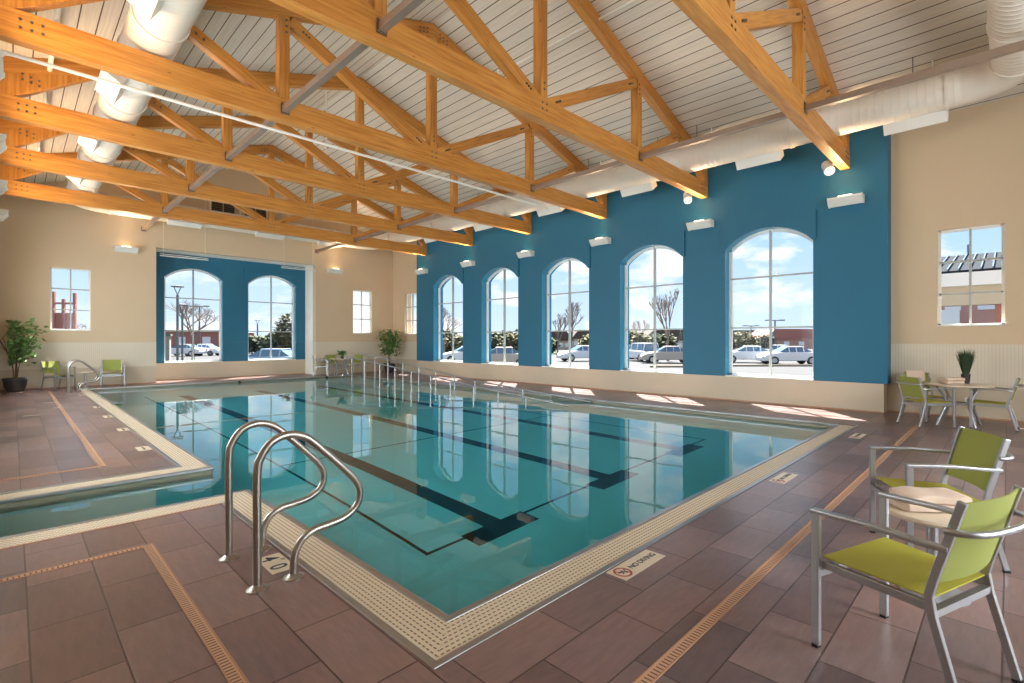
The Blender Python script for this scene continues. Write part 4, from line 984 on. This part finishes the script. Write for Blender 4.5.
# cars
def make_car(name, paint, label, suv=False, L_=4.5, W_=1.78, H_=1.42):
    r = thing(name, label, 'car'); h = H_
    if suv: prof = [(-2.2,0.35),(-2.22,0.75),(-2.1,0.95),(-1.85,1.5),(-1.5,1.66),(0.3,1.66),(1.1,1.05),(2.0,0.9),(2.22,0.6),(2.2,0.3)]
    else: prof = [(-2.25,0.32),(-2.28,0.62),(-2.1,0.92),(-1.5,1.0),(-0.85,1.38),(0.25,1.42),(1.05,0.98),(2.0,0.80),(2.24,0.55),(2.2,0.28)]
    def body(y0, y1, pr, m_, nm):
        MB().prism(pr, y0, y1).build(nm, m_, r, bevel=0.06)
    lower = [(x,min(z,1.0)) for x,z in prof]
    lo_ = [(x,z) for x,z in prof if z <= 1.06]
    body(-W_/2, W_/2, lo_, paint, 'body')
    up = [(x,z) for x,z in prof if z >= 0.94]
    MB().add([(x, s_*(W_/2-0.06 if z < 1.1 else W_/2-0.26), z) for s_ in (-1,1) for x,z in up],
             [tuple(range(len(up))), tuple(range(2*len(up)-1, len(up)-1, -1))]+[(i,i+len(up),i+1+len(up),i+1) for i in range(len(up)-1)]).build('windows', M['car_glass'], r)
    top = [p for p in up if p[1] > 1.3]; x0_, x1_ = min(p[0] for p in top), max(p[0] for p in top); zt = max(p[1] for p in top)
    MB().box(x0_-0.05, x1_+0.05, -(W_/2-0.24), W_/2-0.24, zt-0.045, zt+0.02).build('roof', paint, r, bevel=0.02)
    for x in (x0_-0.0, (x0_+x1_)/2, x1_): MB().bar([(x,-W_/2+0.07,0.98),(x,-W_/2+0.25,zt)], 0.07, 0.04).bar([(x,W_/2-0.07,0.98),(x,W_/2-0.25,zt)], 0.07, 0.04).build('pillar', paint, r)
    for x in (-1.4, 1.4):
        for s_ in (-1, 1):
            wq = MB().tube([(x,s_*(W_/2-0.2),0.33),(x,s_*(W_/2+0.02),0.33)], 0.33, 20, up=(0,0,1)).build('wheel', M['tyre'], r, smooth=True)
            MB().tube([(x,s_*(W_/2-0.02),0.33),(x,s_*(W_/2+0.03),0.33)], 0.20, 12, up=(0,0,1)).build('hubcap', M['alu'], wq)
    for s_ in (-1,1):
        MB().box(-2.29 if not suv else -2.24, -2.2, s_*0.78-0.1, s_*0.78+0.1, 0.72, 0.86).build('tail_lamp', M['tail'], r)
        MB().box(2.14, 2.25, s_*0.66-0.14, s_*0.66+0.14, 0.56, 0.68).build('headlamp', M['alu'], r)
    return r
def put(o, px, d, rz): p = at_depth(px, d); o.location = p; o.rotation_euler = (0,0,math.radians(rz)); return o
sed = make_car('sedan', M['car_white'], 'white sedan seen side-on in the right half of the rightmost arched window'); put(sed, 788, 40, 130)
c2 = copy_tree(sed, label='white sedan in the left half of the rightmost arched window'); put(c2, 748, 43, 120)
c2 = copy_tree(sed, label='white car partly hidden behind the sedans in the rightmost arched window'); put(c2, 776, 52, 95)
c2 = copy_tree(sed, label='white hatchback crossing the right half of the middle arched window'); put(c2, 582, 46, 150)
c2 = copy_tree(sed, label='white car at the bottom right of the leftmost arched window in the blue wall'); put(c2, 466, 42, 150)
tan_ = make_car('sedan', M['car_tan'], 'champagne sedan in the right half of the second arched window from the right'); put(tan_, 668, 42, 128)
c2 = copy_tree(tan_, label='champagne sedan filling the bottom of the fourth arched window from the right'); put(c2, 500, 36, 138)
suv = make_car('suv', M['car_white'], 'white SUV seen from behind in the second arched window from the right', suv=True); put(suv, 640, 46, 62)
c2 = copy_tree(tan_, label='pale car at the left edge of the second arched window from the right'); put(c2, 622, 52, 100)
blu = make_car('sedan', M['car_blue'], 'silver-blue car close outside the right window of the end recess'); put(blu, 271, 29.5, 135)
c2 = copy_tree(sed, label='white car right of the tree outside the left window of the end recess'); put(c2, 203, 62, 135)
c2 = copy_tree(sed, label='white car left of the tree outside the left window of the end recess'); put(c2, 184, 60, 135)
# lamp posts
def lamp_post(px, d, h, label, double=False):
    r = thing('lamp_post', label, 'lamp post', at_depth(px, d), math.radians(-45))
    MB().tube([(0,0,0),(0,0,h-0.7 if not double else h)], 0.085 if d < 50 else 0.11, 10).build('pole', M['pole'], r, smooth=True)
    if double: MB().bar([(-1.1,0,h),(1.1,0,h)], 0.12, 0.12).build('arm', M['pole'], r); MB().box(-1.4,-0.7,-0.2,0.2,h-0.05,h+0.12).box(0.7,1.4,-0.2,0.2,h-0.05,h+0.12).build('lamp_head', M['pole'], r)
    else:
        MB().tube([(0,0,h-0.7),(-0.26,0,h-0.1)], 0.03, 6).tube([(0,0,h-0.7),(0.26,0,h-0.1)], 0.03, 6).build('yoke', M['pole'], r)
        MB().lathe([(0,h-0.12),(0.42,h-0.12),(0.42,h-0.06),(0.2,h),(0,h)], (0,0,0), 16).build('lamp_head', M['pole'], r)
lamp_post(177.5, 36, 5.9, 'tall lamp post with a forked head, nearest outside the end wall')
lamp_post(182.3, 42, 5.0, 'shorter lamp post just right of the forked one outside the end wall')
lamp_post(199.5, 75, 7.0, 'distant lamp post with two arms outside the left recess window', True)
lamp_post(257.5, 80, 5.2, 'lamp post outside the right recess window')
lamp_post(775, 75, 4.9, 'lamp post beyond the cars in the rightmost arched window', True)
lamp_post(751, 90, 4.5, 'distant lamp post left of the centre mullion in the rightmost arched window', True)
# bare trees
def bare_tree(px, d, h, label, spread=0.55, seed=1, levels=5):
    r = thing('bare_tree', label, 'tree', at_depth(px, d)); rnd = random.Random(seed); m_ = MB(); tk = MB()
    def grow(p, dr, ln, rad, lv):
        q = p+dr*ln; mid = (p+q)/2+Vector((rnd.gauss(0,.03),rnd.gauss(0,.03),0))*ln
        (tk if lv >= levels-1 else m_).tube([p,mid,q], rad, 6 if lv > 2 else 4, caps=False)
        if lv <= 0: return
        for k in range(3 if lv > 1 else 3):
            nd = (dr+Vector((rnd.gauss(0,spread),rnd.gauss(0,spread),rnd.uniform(0,0.3)))).normalized(); grow(q, nd, ln*rnd.uniform(0.62,0.82), rad*0.62, lv-1)
    grow(Vector((0,0,0)), Vector((0,0,1)), h*0.27, h*0.018, levels)
    tk.build('trunk', M['bare'], r); m_.build('branches', M['bare'], r); return r
bare_tree(193, 44, 6.6, 'spreading bare tree outside the left window of the end recess', 0.6, 4, 6)
bare_tree(668, 46, 7.2, 'slim bare tree outside the second arched window from the right', 0.22, 8)
bare_tree(558, 58, 6.0, 'slim bare tree in the left half of the middle arched window', 0.28, 12)
bare_tree(571, 60, 7.2, 'slim bare tree in the right half of the middle arched window', 0.28, 14)
bare_tree(444, 44, 5.6, 'thin bare tree outside the leftmost arched window', 0.4, 15)
bare_tree(84, 60, 5.2, 'bare tree outside the small left window of the end wall', 0.6, 16)
bare_tree(640, 80, 6.0, 'distant bare tree left of the slim one outside the second arched window', 0.4, 17)
# bushes and evergreen trees on the horizon
def bush(px, d, w_, h, m_, label, seed):
    r = thing('bush', label, 'bush', at_depth(px, d)); rnd = random.Random(seed)
    MB().tube([(0,0,0),(0,0,h*0.5)], h*0.04, 6).build('trunk', M['bare'], r)
    leaves(700, lambda q: (lambda a,b_,c_: (w_/2*a, w_/2*b_, h*0.55+h*0.45*c_))(*Vector((q.gauss(0,1),q.gauss(0,1),q.gauss(0,1))).normalized()*(q.random()**0.4)), max(0.35,w_*0.13), M[m_], 'foliage', r, seed, 0.6)
bl = [(741,78,4.5,3.4,'bush','yellowish bush left in the rightmost arched window'),(765,84,3.5,3.0,'bush_dark','dark round bush by the centre mullion of the rightmost arched window'),(728,88,5,3.2,'bush_dark','dark bush at the left edge of the rightmost arched window'),
 (633,72,4.5,3.3,'bush','yellowish bush above the white SUV'),(660,80,5,3.2,'bush_dark','dark bush above the champagne sedan'),(548,72,3.5,2.4,'bush_dark','dark green bush on the lawn outside the middle window'),(592,76,4,3.0,'bush','olive bush at the right of the middle window'),
 (502,72,5,3.2,'bush_dark','dark tree crown in the fourth arched window from the right'),(514,64,4,3.0,'bush','lighter bush low in the fourth arched window from the right'),(445,62,5,3.3,'bush_dark','dark tree outside the leftmost arched window'),(457,56,3.5,2.6,'bush','olive bush low in the leftmost arched window'),
 (287,46,2.2,4.6,'bush','tree with some green outside the right recess window'),(276,58,3.5,3.0,'bush_dark','dark evergreen behind the silver-blue car'),(252,72,5,2.6,'bush_dark','low dark bush far outside the right recess window')]
for i, (px,d,w_,h,m_,lb_) in enumerate(bl): bush(px,d,w_,h,m_,lb_,20+i)
# buildings
def house(px, d, w_, dp, hw_, hr, wallm, roofm, label, rz=-45, nwin=4):
    r = thing('house', label, 'building', at_depth(px, d), math.radians(rz))
    MB().box(-w_/2,w_/2,0,dp,0,hw_).build('wall', M[wallm], r)
    MB().prism([(-w_/2-0.4,hw_),(w_/2+0.4,hw_),(w_/2-w_*0.18,hw_+hr),(-w_/2+w_*0.18,hw_+hr)], -0.4, dp+0.4).build('roof', M[roofm], r)
    for k in range(nwin):
        x = -w_/2+w_*(k+0.5)/nwin; MB().box(x-0.6,x+0.6,-0.06,0.02,hw_*0.3,hw_*0.75).build('window', M['outdoor_white'], r)
    return r
house(794, 110, 13, 8, 2.2, 2.2, 'pink', 'brick', 'red-roofed building on the horizon in the rightmost arched window')
house(748, 160, 12, 8, 4.6, 0.5, 'siding', 'seam_roof', 'distant blue-grey building left in the rightmost arched window')
house(672, 104, 12, 8, 1.8, 2.3, 'siding', 'roof_shingle', 'brown-roofed house in the second arched window from the right')
house(622, 88, 5.5, 5, 1.7, 1.9, 'siding', 'roof_shingle', 'brown-roofed house at the left edge of the second arched window')
house(556, 100, 6.5, 8, 1.8, 1.9, 'siding', 'roof_shingle', 'left brown-roofed house in the middle arched window')
house(589, 120, 8, 6, 2.2, 2.2, 'siding', 'roof_shingle', 'right brown-roofed house in the middle arched window')
house(497, 98, 8, 8, 1.8, 1.8, 'siding', 'roof_shingle', 'brown-roofed house in the fourth arched window from the right')
house(194, 84, 15, 8, 3.3, 0.3, 'brick', 'siding', 'long low brick building outside the left window of the end recess', rz=-30)
house(255, 112, 12, 8, 2.4, 0.4, 'siding', 'roof_shingle', 'low beige building far outside the right window of the end recess', rz=-30)
r = thing('stone_wall', 'rubble stone retaining wall outside the small left window', 'wall', at_depth(70, 42), math.radians(-20))
MB().box(-7,7,0,0.8,0,2.3).build('stones', M['stone_wall'], r); MB().box(-7.1,7.1,-0.1,0.9,2.3,2.5).build('cap', M['concrete'], r)
r = thing('playground_tower', 'reddish timber playground tower outside the small left window', 'tower', at_depth(60, 48), math.radians(-30))
for k, (x, h) in enumerate(((-1.3,6.4),(-0.5,6.6),(0.3,5.9),(1.2,6.5))): MB().box(x-0.12,x+0.12,-0.12,0.12,0,h).build('post', M['brick'], r)
for z in (3.4, 4.4, 5.4): MB().box(-1.4,1.3,-0.05,0.05,z,z+0.18).build('rail', M['brick'], r)
MB().box(-1.35,1.25,0.05,0.12,2.4,4.4).build('panel', M['brick'], r)
# portico outside the near right window
r = thing('portico', 'covered entrance with standing seam metal roof outside the near right window', 'building', (19.5,-7,GZ))
MB().prism([(-0.3,3.85),(4.2,4.85),(4.2,4.95),(-0.3,3.95)], 0, 10.6).build('roof', M['seam_roof'], r)
sm = MB()
for k in range(44): sm.bar([(-0.3,0.1+k*0.24,3.97),(4.2,0.1+k*0.24,4.97)], 0.03, 0.08)
sm.build('roof_seam', M['car_glass'], r)
MB().box(-0.34,-0.2,0,10.6,3.5,3.88).build('gutter', M['outdoor_white'], r)
MB().box(-0.2,0.3,0,10.6,2.95,3.55).build('beam', M['siding'], r); MB().box(0.3,4.2,0,10.6,3.2,3.5).build('soffit', M['siding'], r)
MB().box(3.2,3.6,0,10.6,3.3,3.6).build('rear_beam', M['siding'], r)
for y in (1.2, 7.1): MB().box(-0.1,0.3,y-0.22,y+0.16,0,3.05).build('brick_column', M['brick'], r)
MB().tube([(4.2,8.0,4.9),(4.2,8.0,5.3)], 0.03, 8).build('finial', M['pole'], r)
r = thing('brick_building', 'pink brick building with white windows beyond the entrance roof', 'building', (44,-14,GZ))
MB().box(0,8,0,20,0,7).build('wall', M['pink'], r)
for y in (12.3, 13.6, 15.0, 16.6, 18.2):
    for z in (1.2, 3.9): MB().box(-0.08,0.02,y-0.4,y+0.4,z,z+1.5).build('window', M['outdoor_white'], r)
MB().box(-1.4,0,16.2,19.5,2.9,3.05).box(-1.4,-1.3,16.2,19.5,3.05,3.9).build('balcony', M['outdoor_white'], r)
